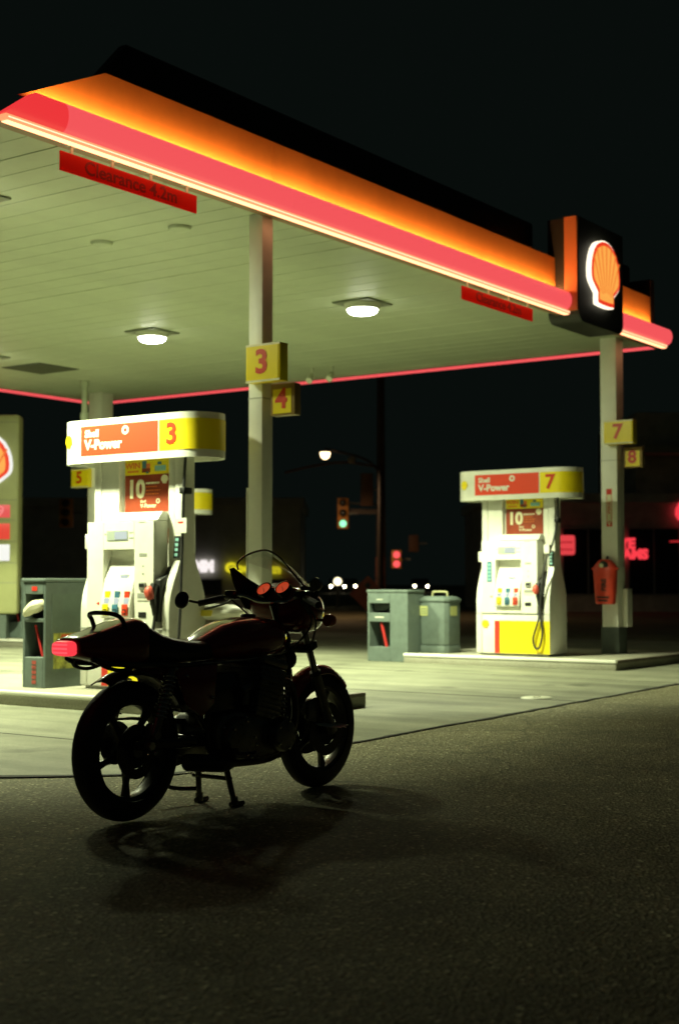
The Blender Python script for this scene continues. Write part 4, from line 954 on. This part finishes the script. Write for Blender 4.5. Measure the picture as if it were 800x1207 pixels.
# engine
bm = NB()
prism(bm, [(0.46, 0.28), (0.50, 0.235), (0.62, 0.215), (0.70, 0.20), (0.84, 0.205), (0.90, 0.24), (1.0, 0.30), (1.01, 0.38), (0.95, 0.44), (0.62, 0.47), (0.50, 0.46), (0.45, 0.40)], -0.155, 0.155, lambda u, v, d: Vector((u, d, v)))
en = mk('engine', bm, 'engine', bike, bevel=0.02)
tilt = Matrix.Rotation(R(14), 4, 'Y')
for k in range(9):
    z = 0.0 + k * 0.026
    bm = NB(); w = 0.205 if k < 7 else 0.19
    box(bm, -0.115, 0.115, -w, w, z, z + 0.010, T(0.80, 0, 0.445) @ tilt); mk('cooling_fin', bm, 'engine', en, bevel=0.003, seg=1)
bm = NB(); box(bm, -0.095, 0.095, -0.185, 0.185, -0.02, 0.235, T(0.80, 0, 0.445) @ tilt); mk('cylinder_block', bm, 'engine', en, bevel=0.012)
bm = NB(); box(bm, -0.10, 0.10, -0.19, 0.19, 0.237, 0.285, T(0.80, 0, 0.445) @ tilt); mk('cam_cover', bm, 'engine', en, bevel=0.018)
for (x, z, r_, y0, y1) in ((0.92, 0.335, 0.085, -0.215, -0.15), (0.585, 0.345, 0.105, -0.205, -0.15), (0.92, 0.335, 0.09, 0.15, 0.22), (0.55, 0.345, 0.10, 0.15, 0.20)):
    bm = NB(); s = 1 if y1 > 0.16 else -1
    lathe(bm, [(0, 0), (r_, 0), (r_ * 1.0, 0.03), (r_ * 0.9, 0.052), (r_ * 0.3, 0.06), (0, 0.06)], 28, T(x, 0.152 * s, z) @ Matrix.Rotation(-s * PI / 2, 4, 'X')); cv = mk('engine_cover', bm, 'engine', en)
    bm = NB()
    for k in range(5):
        a = 2 * PI * k / 5; lathe(bm, [(0, 0), (0.007, 0), (0.007, 0.006), (0, 0.007)], 8, T(x + r_ * 0.82 * math.cos(a), 0.207 * s, z + r_ * 0.82 * math.sin(a)) @ Matrix.Rotation(-s * PI / 2, 4, 'X'))
    mk('bolt', bm, 'chrome', cv)
bm = NB(); box(bm, 0.42, 0.66, -0.125, 0.125, 0.465, 0.66); mk('air_box', bm, 'bblack', bike, bevel=0.02)
for s in (-1, 1):
    for yy in (0.05, 0.14):
        bm = NB(); tube(bm, [(0.64, s * yy, 0.565), (0.735, s * yy, 0.60)], [0.028, 0.022], 12); lathe(bm, [(0, 0), (0.022, 0), (0.022, 0.06), (0, 0.06)], 12, T(0.675, s * yy, 0.50)); mk('carburettor', bm, 'engine', bike)
    bm = NB(); prism(bm, [(0.17, 0.70), (0.47, 0.705), (0.45, 0.52), (0.36, 0.46), (0.26, 0.52)], s * 0.128, s * 0.140, lambda u, v, d: Vector((u, d, v))); mk('side_cover', bm, 'paint', bike, bevel=0.005)
    for yy in (0.05, 0.14):
        bm = NB(); tube(bm, curve([(0.95, s * yy, 0.60), (1.02, s * yy, 0.585), (1.062, s * yy, 0.51), (1.062, s * yy * 1.02, 0.40), (1.015, s * yy * 0.98, 0.285), (0.93, s * (0.09 + yy * 0.3), 0.232), (0.80, s * 0.135, 0.215), (0.55, s * 0.15, 0.225)], 6), 0.019, 10); mk('exhaust_pipe', bm, mat('pipe_dark', (0.09, 0.08, 0.07), 0.35, metal=0.9), bike)
    bm = NB(); tube(bm, curve([(0.58, s * 0.15, 0.225), (0.50, s * 0.165, 0.228), (0.38, s * 0.17, 0.245), (0.24, s * 0.17, 0.262), (0.22, s * 0.17, 0.264)], 4), [0.02, 0.022, 0.026, 0.03, 0.036, 0.04, 0.041, 0.042, 0.042, 0.042, 0.042, 0.042, 0.041, 0.04, 0.036, 0.03, 0.025], 14); mk('silencer', bm, mat('silencer_black', (0.015, 0.015, 0.014), 0.5), bike)
    bm = NB(); tube(bm, [(0.46, s * 0.13, 0.285), (0.46, s * 0.17, 0.29), (0.46, s * 0.27, 0.30)], [0.009, 0.014, 0.016], 10); mk('footpeg', bm, 'rubber', bike)
bm = NB(); tube(bm, curve([(0.46, -0.155, 0.29), (0.52, -0.20, 0.28), (0.62, -0.205, 0.27), (0.65, -0.235, 0.275)], 4), 0.008, 8); mk('brake_pedal', bm, 'bblack', bike)
for k, (x, z, y) in enumerate(((0.50, 0.40, -0.158), (0.66, 0.44, -0.158), (0.74, 0.30, -0.158), (0.80, 0.43, -0.208), (0.88, 0.50, -0.208), (0.96, 0.42, -0.17), (0.43, 0.55, -0.142), (0.25, 0.66, -0.142), (0.0, 0.327, -0.182), (0.15, 0.70, -0.168), (0.70, 0.24, -0.158))):
    bm = NB(); lathe(bm, [(0.009, 0.0), (0.0085, 0.004), (0.006, 0.0075), (0.003, 0.009), (0, 0.0095)], 12, T(x, y, z) @ Matrix.Rotation(PI / 2, 4, 'X')); mk('bolt', bm, 'chrome', bike, ang=80)  # small chrome domes added to catch glints of the lamps
# centre stand and side tang
bm = NB()
for s in (-1, 1):
    tube(bm, [(0.575, s * 0.085, 0.255), (0.655, s * 0.115 + 0.03, 0.03)], [0.017, 0.014], 10)
    tube(bm, [(0.63, s * 0.115 + 0.03, 0.012), (0.72, s * 0.12 + 0.03, 0.012)], 0.013, 8)
    tube(bm, [(0.655, s * 0.115 + 0.03, 0.05), (0.66, s * 0.118 + 0.03, 0.006)], 0.019, 10)
tube(bm, [(0.615, -0.10, 0.14), (0.615, 0.15, 0.14)], 0.011, 8)
tube(bm, curve([(0.64, 0.145, 0.07), (0.55, 0.20, 0.075), (0.46, 0.225, 0.10), (0.42, 0.23, 0.085)], 4), 0.011, 8); mk('centre_stand', bm, 'bblack', bike)
# bars
bm = NB(); L = curve([(1.07, 0.0, 0.995), (1.06, 0.10, 1.0), (1.03, 0.19, 1.03), (0.99, 0.27, 1.02), (0.93, 0.39, 0.99)], 6)
tube(bm, L, 0.011, 10); tube(bm, [Vector((p.x, -p.y, p.z)) for p in L], 0.011, 10); hb = mk('handlebar', bm, 'chrome', bike)
for s in (-1, 1):
    bm = NB(); tube(bm, [(0.985, s * 0.275, 1.017), (0.925, s * 0.40, 0.986)], 0.0175, 12); g = mk('grip', bm, 'rubber', hb)
    bm = NB(); tube(bm, curve([(1.01, s * 0.24, 1.02), (1.02, s * 0.27, 0.995), (0.99, s * 0.36, 0.965), (0.975, s * 0.405, 0.955)], 4), 0.006, 8); mk('lever', bm, 'engine', hb)
    bm = NB(); box(bm, -0.03, 0.035, -0.03, 0.03, -0.022, 0.026, T(1.005, s * 0.235, 1.03)); mk('switch_pod', bm, 'bblack', hb, bevel=0.008)
# mirrors
mr_ = NB(); lathe(mr_, [(0, 0), (0.034, 0.0), (0.045, -0.006), (0.047, -0.014), (0.04, -0.026), (0, -0.03)], 28, T(0.825, 0.44, 1.007) @ Matrix.Rotation(-PI / 2 + 0.2, 4, 'Y')); m1 = mk('mirror', mr_, 'bblack', bike)
bm = NB(); tube(bm, [(0.84, 0.44, 1.007), (0.89, 0.425, 0.998), (0.93, 0.395, 0.988)], 0.007, 8); mk('stem', bm, 'bblack', m1)
bm = NB(); lathe(bm, [(0, 0), (0.030, 0.0), (0.037, -0.008), (0.034, -0.022), (0, -0.03)], 24, T(0.985, -0.335, 1.085) @ Matrix.Rotation(-PI / 2 - 0.35, 4, 'Y') @ Matrix.Rotation(0.5, 4, 'X')); m2 = mk('mirror', bm, 'chrome', bike)
bm = NB(); tube(bm, [(1.0, -0.33, 1.07), (1.005, -0.30, 1.05), (1.0, -0.25, 1.03)], 0.006, 8); mk('stem', bm, 'bblack', m2)
# fairing: cowl round the headlight with upswept side wings
def fsec(s, zc, w, hu, hd, n=28):
    out = []
    for k in range(n):
        t = 2 * PI * k / n; c, q = math.cos(t), math.sin(t); p = 2.6
        y = w * math.copysign(abs(c) ** (2 / p), c); z = math.copysign(abs(q) ** (2 / p), q) * (hu if q > 0 else hd)
        out.append(Vector((s, y, zc + z)))
    return out
bm = NB(); loft(bm, [fsec(*a) for a in ((1.375, 0.945, 0.075, 0.07, 0.07), (1.365, 0.945, 0.10, 0.092, 0.092), (1.33, 0.945, 0.128, 0.105, 0.11), (1.27, 0.948, 0.158, 0.115, 0.12), (1.20, 0.955, 0.178, 0.118, 0.125), (1.13, 0.965, 0.19, 0.112, 0.115), (1.085, 0.98, 0.185, 0.095, 0.08), (1.07, 0.99, 0.16, 0.07, 0.05))]); fa = mk('fairing', bm, 'paint', bike, ang=60)
for s in (-1, 1):
    # upswept wing: thin shell between the cowl and the screen
    P = [(1.26, 0.150, 1.045), (1.16, 0.175, 1.075), (1.06, 0.195, 1.125), (0.975, 0.205, 1.175), (0.955, 0.212, 1.168), (0.985, 0.215, 1.10), (1.02, 0.21, 1.03), (1.07, 0.20, 0.96), (1.16, 0.185, 0.93)]
    if s < 0: P = [(1.26, 0.150, 1.045), (1.16, 0.175, 1.072), (1.08, 0.190, 1.080), (1.04, 0.20, 1.075), (1.045, 0.205, 1.05), (1.06, 0.208, 1.02), (1.08, 0.205, 0.985), (1.10, 0.20, 0.95), (1.16, 0.185, 0.93)]
    bm = NB(); a = [bm.verts.new((x, s * y, z)) for x, y, z in P]; b = [bm.verts.new((x, s * (y - 0.008), z)) for x, y, z in P]
    bm.faces.new(a); bm.faces.new(b[::-1])
    for k in range(len(P)): bm.faces.new([a[k], a[(k + 1) % len(P)], b[(k + 1) % len(P)], b[k]])
    mk('fairing_wing', bm, 'wing', fa, ang=30)
bm = NB(); lathe(bm, [(0, 0.012), (0.05, 0.008), (0.07, 0.0), (0.078, -0.005), (0.078, -0.02), (0, -0.02)], 32, T(1.382, 0, 0.945) @ AX_X); mk('headlight', bm, mat('headlamp_glass', (0.25, 0.25, 0.24), 0.08, metal=0.4), fa)
for y, z, s_ in ((0.072, 1.062, 1.070), (-0.062, 1.070, 1.062)):
    m_ = T(s_, y, z) @ Matrix.Rotation(-R(48), 4, 'Y')
    bm = NB(); lathe(bm, [(0, -0.06), (0.04, -0.055), (0.046, -0.03), (0.046, 0.004), (0.041, 0.006), (0.040, 0.001), (0, 0.001)], 28, m_); gg = mk('gauge', bm, 'bblack', bike)
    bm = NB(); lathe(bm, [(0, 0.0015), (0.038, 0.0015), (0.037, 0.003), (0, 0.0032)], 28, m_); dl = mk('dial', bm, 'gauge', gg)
    bm = NB(); box(bm, -0.0015, 0.0015, -0.006, 0.030, 0.0036, 0.005, m_ @ Matrix.Rotation(2.2, 4, 'Z')); mk('needle', bm, 'black', gg)
bm = NB(); box(bm, -0.025, 0.03, -0.04, 0.04, -0.01, 0.012, T(1.10, 0.005, 1.068) @ Matrix.Rotation(-R(40), 4, 'Y')); mk('warning_light_panel', bm, mat('dash_panel', (0.25, 0.04, 0.015), 0.4), bike, bevel=0.004)
# windshield with its rim trim
rim = [(1.005, 0.195, 1.165), (0.985, 0.180, 1.200), (0.993, 0.135, 1.235), (1.0, 0.07, 1.257), (1.005, 0.0, 1.263), (1.015, -0.07, 1.232), (1.03, -0.12, 1.180), (1.045, -0.165, 1.125), (1.085, -0.192, 1.075)]
low = [(1.10, 0.185, 1.10), (1.14, 0.168, 1.085), (1.19, 0.13, 1.07), (1.225, 0.07, 1.064), (1.24, 0.0, 1.062), (1.225, -0.07, 1.064), (1.19, -0.12, 1.068), (1.15, -0.16, 1.074), (1.11, -0.187, 1.078)]
ra, la = curve(rim, 4), curve(low, 4)
bm = NB(); G = []
for k in range(len(ra)):
    G.append([bm.verts.new(ra[k].lerp(la[k], t) + Vector((0.02, 0, 0.012)) * math.sin(PI * t)) for t in [j / 6 for j in range(7)]])
for a, b in zip(G, G[1:]):
    for j in range(6): bm.faces.new([a[j], a[j + 1], b[j + 1], b[j]])
ws = mk('windshield', bm, 'acrylic', bike, ang=80)
bm = NB(); tube(bm, ra, 0.0052, 8); mk('rim_trim', bm, mat('rim_trim', (0.05, 0.02, 0.012), 0.25, coat=0.5), ws)
# turn signals, levers and horn at the front
for s in (-1, 1):
    bm = NB(); tube(bm, [(1.24, s * 0.15, 0.90), (1.235, s * 0.215, 0.90)], 0.008, 8); ts = mk('turn_signal', bm, 'bblack', bike)
    bm = NB(); lathe(bm, [(0, -0.03), (0.03, -0.02), (0.034, 0.0), (0.03, 0.022), (0, 0.03)], 18, T(1.235, s * 0.235, 0.90) @ AX_X); mk('lens', bm, 'amber', ts)
    bm = NB(); lathe(bm, [(0, -0.02), (0.045, -0.012), (0.05, 0.01), (0, 0.016)], 20, T(1.13, s * 0.045, 0.70) @ AX_X); mk('horn', bm, 'bblack', bike)
bm = NB()
tube(bm, curve([(1.0, -0.24, 1.01), (1.14, -0.22, 0.90), (1.20, -0.14, 0.72), (1.30, -0.11, 0.50)], 6), 0.005, 6)
tube(bm, curve([(1.0, 0.24, 1.01), (1.16, 0.20, 0.88), (1.10, 0.10, 0.76), (0.9, 0.06, 0.70)], 6), 0.005, 6)
tube(bm, curve([(1.02, -0.22, 1.0), (1.18, -0.16, 0.88), (1.08, -0.08, 0.74), (0.75, -0.10, 0.66)], 6), 0.005, 6); mk('cable', bm, 'rubber', bike)

# ================================================================== STREET BEHIND  (r metres right of the view axis, d metres away)
FW = Vector((math.cos(THETA), math.sin(THETA), 0)); RT = Vector((math.sin(THETA), -math.cos(THETA), 0))
SRZ = math.atan2(RT.y, RT.x)
def S(r, d, z=0.0):
    p = RT * r + FW * d; return (p.x, p.y, z)
# price pylon
pl_ = thing('price_pylon', 'tall olive price sign with emblem and glowing price boxes at the left edge', 'sign', S(-6.30, 24.2), SRZ)
bm = NB(); box(bm, -1.4, 0.80, 0, 0.35, 0.55, 3.98); mk('cabinet', bm, 'pylon', pl_, bevel=0.06)
bm = NB(); box(bm, -1.2, 0.60, 0.05, 0.30, 0.0, 0.549); mk('base', bm, 'band', pl_)
bm = NB(); prism(bm, pecten(1.05, 0.05), -0.03, -0.001, lambda u, v, d: Vector((u + 0.12, d, v + 3.12))); pe = mk('emblem', bm, 'pricew', pl_)
bm = NB(); prism(bm, pecten(1.05), -0.045, -0.031, lambda u, v, d: Vector((u + 0.12, d, v + 3.12))); mk('emblem_outline', bm, 'emb_red', pe)
bm = NB(); prism(bm, pecten(1.05, -0.062), -0.055, -0.0455, lambda u, v, d: Vector((u + 0.12, d, v + 3.12))); mk('emblem_face', bm, 'emb_yel', pe)
for w in ribs(1.05):
    bm = NB(); prism(bm, w, -0.060, -0.0555, lambda u, v, d: Vector((u + 0.12, d, v + 3.12))); mk('emblem_rib', bm, 'emb_rib', pe)
for z0, z1, m_ in ((2.20, 2.42, 'pricep'), (1.83, 2.10, 'pricer'), (1.46, 1.74, 'pricew')):
    bm = NB(); box(bm, -1.2, 0.66, -0.02, -0.001, z0, z1); pr_ = mk('price_box', bm, m_, pl_, bevel=0.03)
    if m_ == 'pricep': text('digit', '113.9', 0.24, mat('digit_dim', (0.3, 0.02, 0.02), 0.5, emit=(1, 0.3, 0.3), estr=0.7), pr_, (0.26, -0.022, 2.31), wide=1.15, bold=0.004)
bm = NB()
for z in (3.84, 2.50, 2.15, 1.785, 1.42, 1.08): box(bm, -1.38, 0.78, -0.003, -0.0005, z, z + 0.012)
mk('panel_joint', bm, 'ceil_dark', pl_)

# shop buildings
def shop(name, label, r0, r1, d, depth, h, wm, cols, wz=(0.7, 2.6), band=True, wfrac=0.8):
    t = thing(name, label, 'building', S((r0 + r1) / 2, d), SRZ)
    W = (r1 - r0) / 2
    bm = NB(); box(bm, -W, W, 0, depth, 0, h); mk('wall', bm, wm, t)
    bm = NB(); box(bm, -W - 0.15, W + 0.15, -0.2, depth + 0.1, h + 0.001, h + 0.35); mk('parapet', bm, mat('parapet', (0.5, 0.5, 0.42), 0.7, var=0.2, vscale=1), t)
    cw = 2 * W / cols
    for i in range(cols):
        x0 = -W + cw * (i + 0.5 - wfrac / 2); x1 = x0 + cw * wfrac
        bm = NB(); box(bm, x0, x1, -0.05, -0.001, wz[0], wz[1]); w_ = mk('window', bm, mat('window_frame', (0.3, 0.3, 0.27), 0.5), t)
        xm = (x0 + x1) / 2
        for a, b in ((x0 + 0.06, xm - 0.03), (xm + 0.03, x1 - 0.06)):
            bm = NB(); box(bm, a, b, -0.062, -0.051, wz[0] + 0.06, wz[1] - 0.06); mk('pane', bm, 'wglass', w_)
    return t
sh1 = shop('shop_building', 'dark brick shop block across the street carrying the red eye exams sign', 5.5, 20.0, 52.0, 10, 4.0, 'brickd', 6, (0.6, 3.1))
bm = NB(); box(bm, -1.75, 7.25, 0.3, 8.0, 4.36, 7.4); mk('upper_storey', bm, 'brickd', sh1)
bm = NB(); box(bm, -1.75, 7.25, -1.2, 0.29, 5.75, 6.05); mk('canopy_band', bm, mat('pale_band', (0.30, 0.30, 0.22), 0.6), sh1)
sh2 = shop('shop_building', 'low dark shop across the street under the yellow lettering', -16.0, -1.6, 58.0, 9, 4.2, 'wall', 5, (0.5, 1.25))
# lit shop signs
def letters(name, s, size, m_, r, d, z, label, wide=1.0, bold=0.02, shear=0.0, depth=0.05):
    t = thing(name, label, 'sign', S(r, d, z), SRZ)
    text('lettering', s, size, m_, t, (0, 0, 0), bold=bold, wide=wide, depth=depth, shear=shear)
    return t
letters('shop_lettering', 'Good', 0.52, 'syel', -3.98, 57.85, 1.66, 'glowing yellow shop letters seen through the windshield', 1.12, 0.03)
letters('shop_lettering', 'm', 0.52, 'syel', -2.62, 57.85, 1.62, 'last glowing yellow letter right of the slim column', 1.1, 0.03)
letters('shop_lettering', 'MM', 0.62, 'swhite', -5.55, 57.85, 1.72, 'glowing white blurred letters right of pump three', 0.85, 0.045)
t = thing('neon_sign', 'glowing red box sign with two dark lines right of pump seven', 'sign', S(8.22, 51.8, 2.45), SRZ)
bm = NB(); box(bm, -0.62, 0.40, -0.10, 0.1, -0.36, 0.36); mk('light_box', bm, 'neon_dim', t, bevel=0.08)
for z in (-0.17, 0.10):
    bm = NB(); box(bm, -0.55, 0.30, -0.112, -0.101, z - 0.025, z + 0.025); mk('dark_line', bm, mat('neon_line', (0.05, 0.0, 0.0), 0.5, emit=(0.35, 0.01, 0.015), estr=1.0), t)
t = thing('neon_sign', 'red neon eye exams sign behind the extinguisher column', 'sign', S(10.42, 51.8, 2.30), SRZ)
text('lettering', 'EYE', 0.50, 'neon', t, (0.0, 0, 0.19), bold=0.03, depth=0.03); text('lettering', 'EXAMS', 0.48, 'neon', t, (0.12, 0, -0.20), bold=0.03, depth=0.03)
letters('neon_sign', 'C', 1.15, 'neon', 12.58, 51.8, 3.72, 'red neon script letter cut by the right picture edge', 0.9, 0.06, 0.35)
t = thing('neon_strip', 'thin red neon strip low at the right picture edge', 'light', S(12.7, 51.8, 2.58), SRZ)
bm = NB(); tube(bm, [(-0.6, 0, 0), (1.2, 0, 0.03)], 0.03, 8); mk('tube', bm, mat('neon_dark', (0.02, 0, 0), 0.5, emit=(1, 0.04, 0.05), estr=0.5), t)

# traffic signals
def signal(r, d, z, label, h=1.05, w=0.38, lit=None, back=False, mast=None, parent_name='traffic_signal', ang=0.0):
    t = thing(parent_name, label, 'traffic light', S(r, d, z), SRZ + ang, None)
    bm = NB(); box(bm, -w / 2, w / 2, 0.0, 0.22, -h / 2, h / 2); mk('housing', bm, 'sigb' if back else 'sigy', t, bevel=0.03)
    n = 3 if h > 0.8 else 2
    if not back:
        for k in range(n):
            zz = h / 2 - h / n * (k + 0.5)
            bm = NB(); lathe(bm, [(0, 0.03), (0.08, 0.022), (0.12, 0.0), (0, 0.0)], 18, T(0, -0.002, zz) @ Matrix.Rotation(PI / 2, 4, 'X')); mk('lens', bm, lit[1] if lit and k in lit[0] else mat('lens_off', (0.02, 0.02, 0.015), 0.3), t)
            bm = NB(); A = []
            for j in range(11):
                a = R(-20) + R(220) * j / 10; A.append([bm.verts.new((0.135 * math.cos(a), y, zz + 0.135 * math.sin(a))) for y in (-0.003, -0.20)])
            for a, b in zip(A, A[1:]): bm.faces.new([a[0], a[1], b[1], b[0]])
            mk('visor', bm, mat('visor', (0.06, 0.035, 0.015), 0.6), t)
    bm = NB(); box(bm, w / 2 + 0.001, w / 2 + 0.3, 0.08, 0.14, -0.03, 0.03); box(bm, -0.05, 0.05, 0.221, 0.30, -h / 2 + 0.1, h / 2 - 0.1); mk('bracket', bm, 'metalg', t)
    return t
signal(0.12, 48.0, 3.43, 'yellow traffic signal showing a green light left of the wooden pole', lit=((2,), 'green'))
signal(0.93, 48.0, 4.24, 'brown back of a traffic signal just left of the wooden pole', h=1.12, w=0.42, back=True)
signal(1.92, 47.6, 1.86, 'small signal with two glowing red lights right of the wooden pole', h=0.62, w=0.34, lit=((0, 1), 'sred'))
signal(2.60, 49.5, 2.45, 'brown back of a small signal further right of the wooden pole', h=0.60, w=0.34, back=True)
signal(-8.72, 45.0, 3.30, 'olive traffic signal at the left between price sign and pump three', h=0.92, w=0.42)
up_ = thing('utility_pole', 'dark wooden utility pole at the junction behind the bins', 'pole', S(1.42, 48.4), SRZ)
bm = NB(); tube(bm, [(0, 0, 0), (0, 0, 9.5)], [0.17, 0.12], 12); mk('shaft', bm, 'pole', up_)
bm = NB(); tube(bm, curve([(-0.1, 0, 5.05), (-1.2, 0, 5.2), (-2.2, 0, 5.10), (-3.3, 0, 4.85)], 5), 0.04, 8); mk('mast_arm', bm, mat('arm_rust', (0.16, 0.07, 0.035), 0.6), up_)
bm = NB(); tube(bm, [(-0.15, 0, 3.75), (-1.1, 0, 3.80)], 0.035, 8); mk('bracket_arm', bm, 'metalg', up_)
bm = NB(); box(bm, -1.05, -0.15, -0.05, -0.03, 3.42, 3.60); mk('name_plate', bm, mat('plate_dim', (0.12, 0.09, 0.07), 0.5), up_)
bm = NB(); lathe(bm, [(0, -0.14), (0.10, -0.10), (0.15, 0.0), (0.10, 0.12), (0, 0.15)], 14, T(-1.0, -0.1, 5.28)); mk('unlit_lamp', bm, mat('lamp_off', (0.4, 0.38, 0.28), 0.4), up_)
for z in (0.4, 1.15):
    bm = NB(); box(bm, -0.19, 0.12, -0.22, -0.18, z + 0.1, z + 0.8); mk('notice_board', bm, mat('notice', (0.12, 0.035, 0.02), 0.6), up_)
# street lamps
def street_lamp(r, d, zl, rp, label, size=0.32, watts=0.0):
    t = thing('street_lamp', label, 'street lamp', S(rp, d), SRZ)
    bm = NB(); tube(bm, [(0, 0, 0), (0, 0, zl - 0.6)], [0.12, 0.08], 10); mk('pole', bm, mat('lamp_pole', (0.03, 0.022, 0.018), 0.7), t)
    bm = NB(); tube(bm, curve([(0, 0, zl - 0.65), ((r - rp) * 0.3, 0, zl - 0.2), ((r - rp), 0, zl + 0.12)], 6), 0.035, 8); mk('arm', bm, mat('lamp_arm', (0.05, 0.03, 0.02), 0.7), t)
    bm = NB(); lathe(bm, [(0, 0.10), (size * 1.1, 0.05), (size * 1.4, 0.0), (0, 0.0)], 20, T(r - rp, 0, zl)); mk('lamp_head', bm, 'metalg', t)
    bm = NB(); lathe(bm, [(0, -0.001), (size * 1.25, -0.001), (size, -0.14), (size * 0.5, -0.2), (0, -0.22)], 20, T(r - rp, 0, zl)); mk('bulb', bm, 'lampw', t)
    if watts:
        ld = bpy.data.lights.new('street_lamp_light', 'SPOT'); ld.energy = watts; ld.color = (1.0, 0.62, 0.32); ld.spot_size = R(165); ld.spot_blend = 0.6; ld.shadow_soft_size = 0.2
        lo_ = bpy.data.objects.new('street_lamp_light', ld); lo_.location = (r - rp, 0, zl - 0.3); link(lo_, t)
street_lamp(-0.45, 44.2, 5.16, 1.29, 'lit street lamp glowing above the green traffic signal', 0.13, 420.0)
street_lamp(-25.2, 120.0, 4.1, -27.0, 'small far street lamp left of pump three', 0.26)
# construction diamond
ds = thing('diamond_sign', 'dark orange diamond warning sign behind the squeegee bin', 'sign', S(0.80, 40.0), SRZ)
bm = NB(); tube(bm, [(0, 0.03, 0), (0, 0.03, 0.95)], 0.03, 8); mk('post', bm, 'metalg', ds)
bm = NB(); prism(bm, [(0, 0.52), (0.52, 0), (0, -0.52), (-0.52, 0)], -0.012, 0.0, lambda u, v, d: Vector((u, d, v + 0.76))); mk('board', bm, 'construct', ds)
bm = NB(); prism(bm, [(0, 0.10), (0.10, 0), (0, -0.10), (-0.10, 0)], -0.016, -0.0125, lambda u, v, d: Vector((u, d, v + 1.0))); mk('symbol', bm, 'black', ds)
# cars with their lights on
def car(r, d, label, front=True, ang=0.0, hl=None):
    t = thing('car', label, 'car', S(r, d), SRZ + ang, 'far cars on the street')
    side = [(0.0, 0.35), (0.0, 0.75), (0.15, 0.85), (1.1, 0.95), (1.7, 1.42), (3.1, 1.45), (3.9, 1.0), (4.4, 0.95), (4.45, 0.4), (4.3, 0.28), (0.1, 0.25)]
    bm = NB(); prism(bm, side, -0.88, 0.88, lambda u, v, d_: Vector((d_, u, v))); mk('body', bm, 'carp', t, bevel=0.06)
    bm = NB(); prism(bm, [(1.14, 0.99), (1.66, 1.40), (1.67, 1.405), (1.16, 0.985)], -0.72, 0.72, lambda u, v, d_: Vector((d_, u - 0.05, v + 0.02))); mk('windscreen', bm, 'wglass', t)
    for y in (0.8, 3.6):
        for s in (-1, 1):
            bm = NB(); lathe(bm, [(0, -0.1), (0.22, -0.1), (0.32, -0.08), (0.32, 0.08), (0.22, 0.1), (0, 0.1)], 18, T(s * 0.80, y, 0.32) @ AX_X); mk('wheel', bm, 'rubber', t)
    for s in (-1, 1):
        bm = NB(); lathe(bm, [(0, 0.03), (0.08, 0.02), (0.11, 0), (0, 0)], 14, T(s * 0.66, -0.01, 0.66) @ Matrix.Rotation(PI / 2, 4, 'X')); mk('headlight' if front else 'rear_light', bm, ('hot' if front else 'sred'), t)
    return t
car(-0.18, 140.0, 'dark far car whose twin headlights glow just right of the fairing')
car(1.02, 150.0, 'dark far car with headlights left of the diamond warning sign')
car(8.35, 145.0, 'dark far car with headlights above the trash can')
bl = thing('bollard_lamp', 'small round glowing bollard lamp right of the motorcycle fairing', 'lamp', S(-0.08, 62.0), SRZ)
bm = NB(); tube(bm, [(0, 0, 0), (0, 0, 0.95)], 0.06, 10); mk('post', bm, 'metalg', bl)
bm = NB(); lathe(bm, [(0, 0.951), (0.10, 0.97), (0.17, 1.06), (0.17, 1.18), (0.10, 1.27), (0, 1.30)], 18); mk('globe', bm, 'globe', bl)
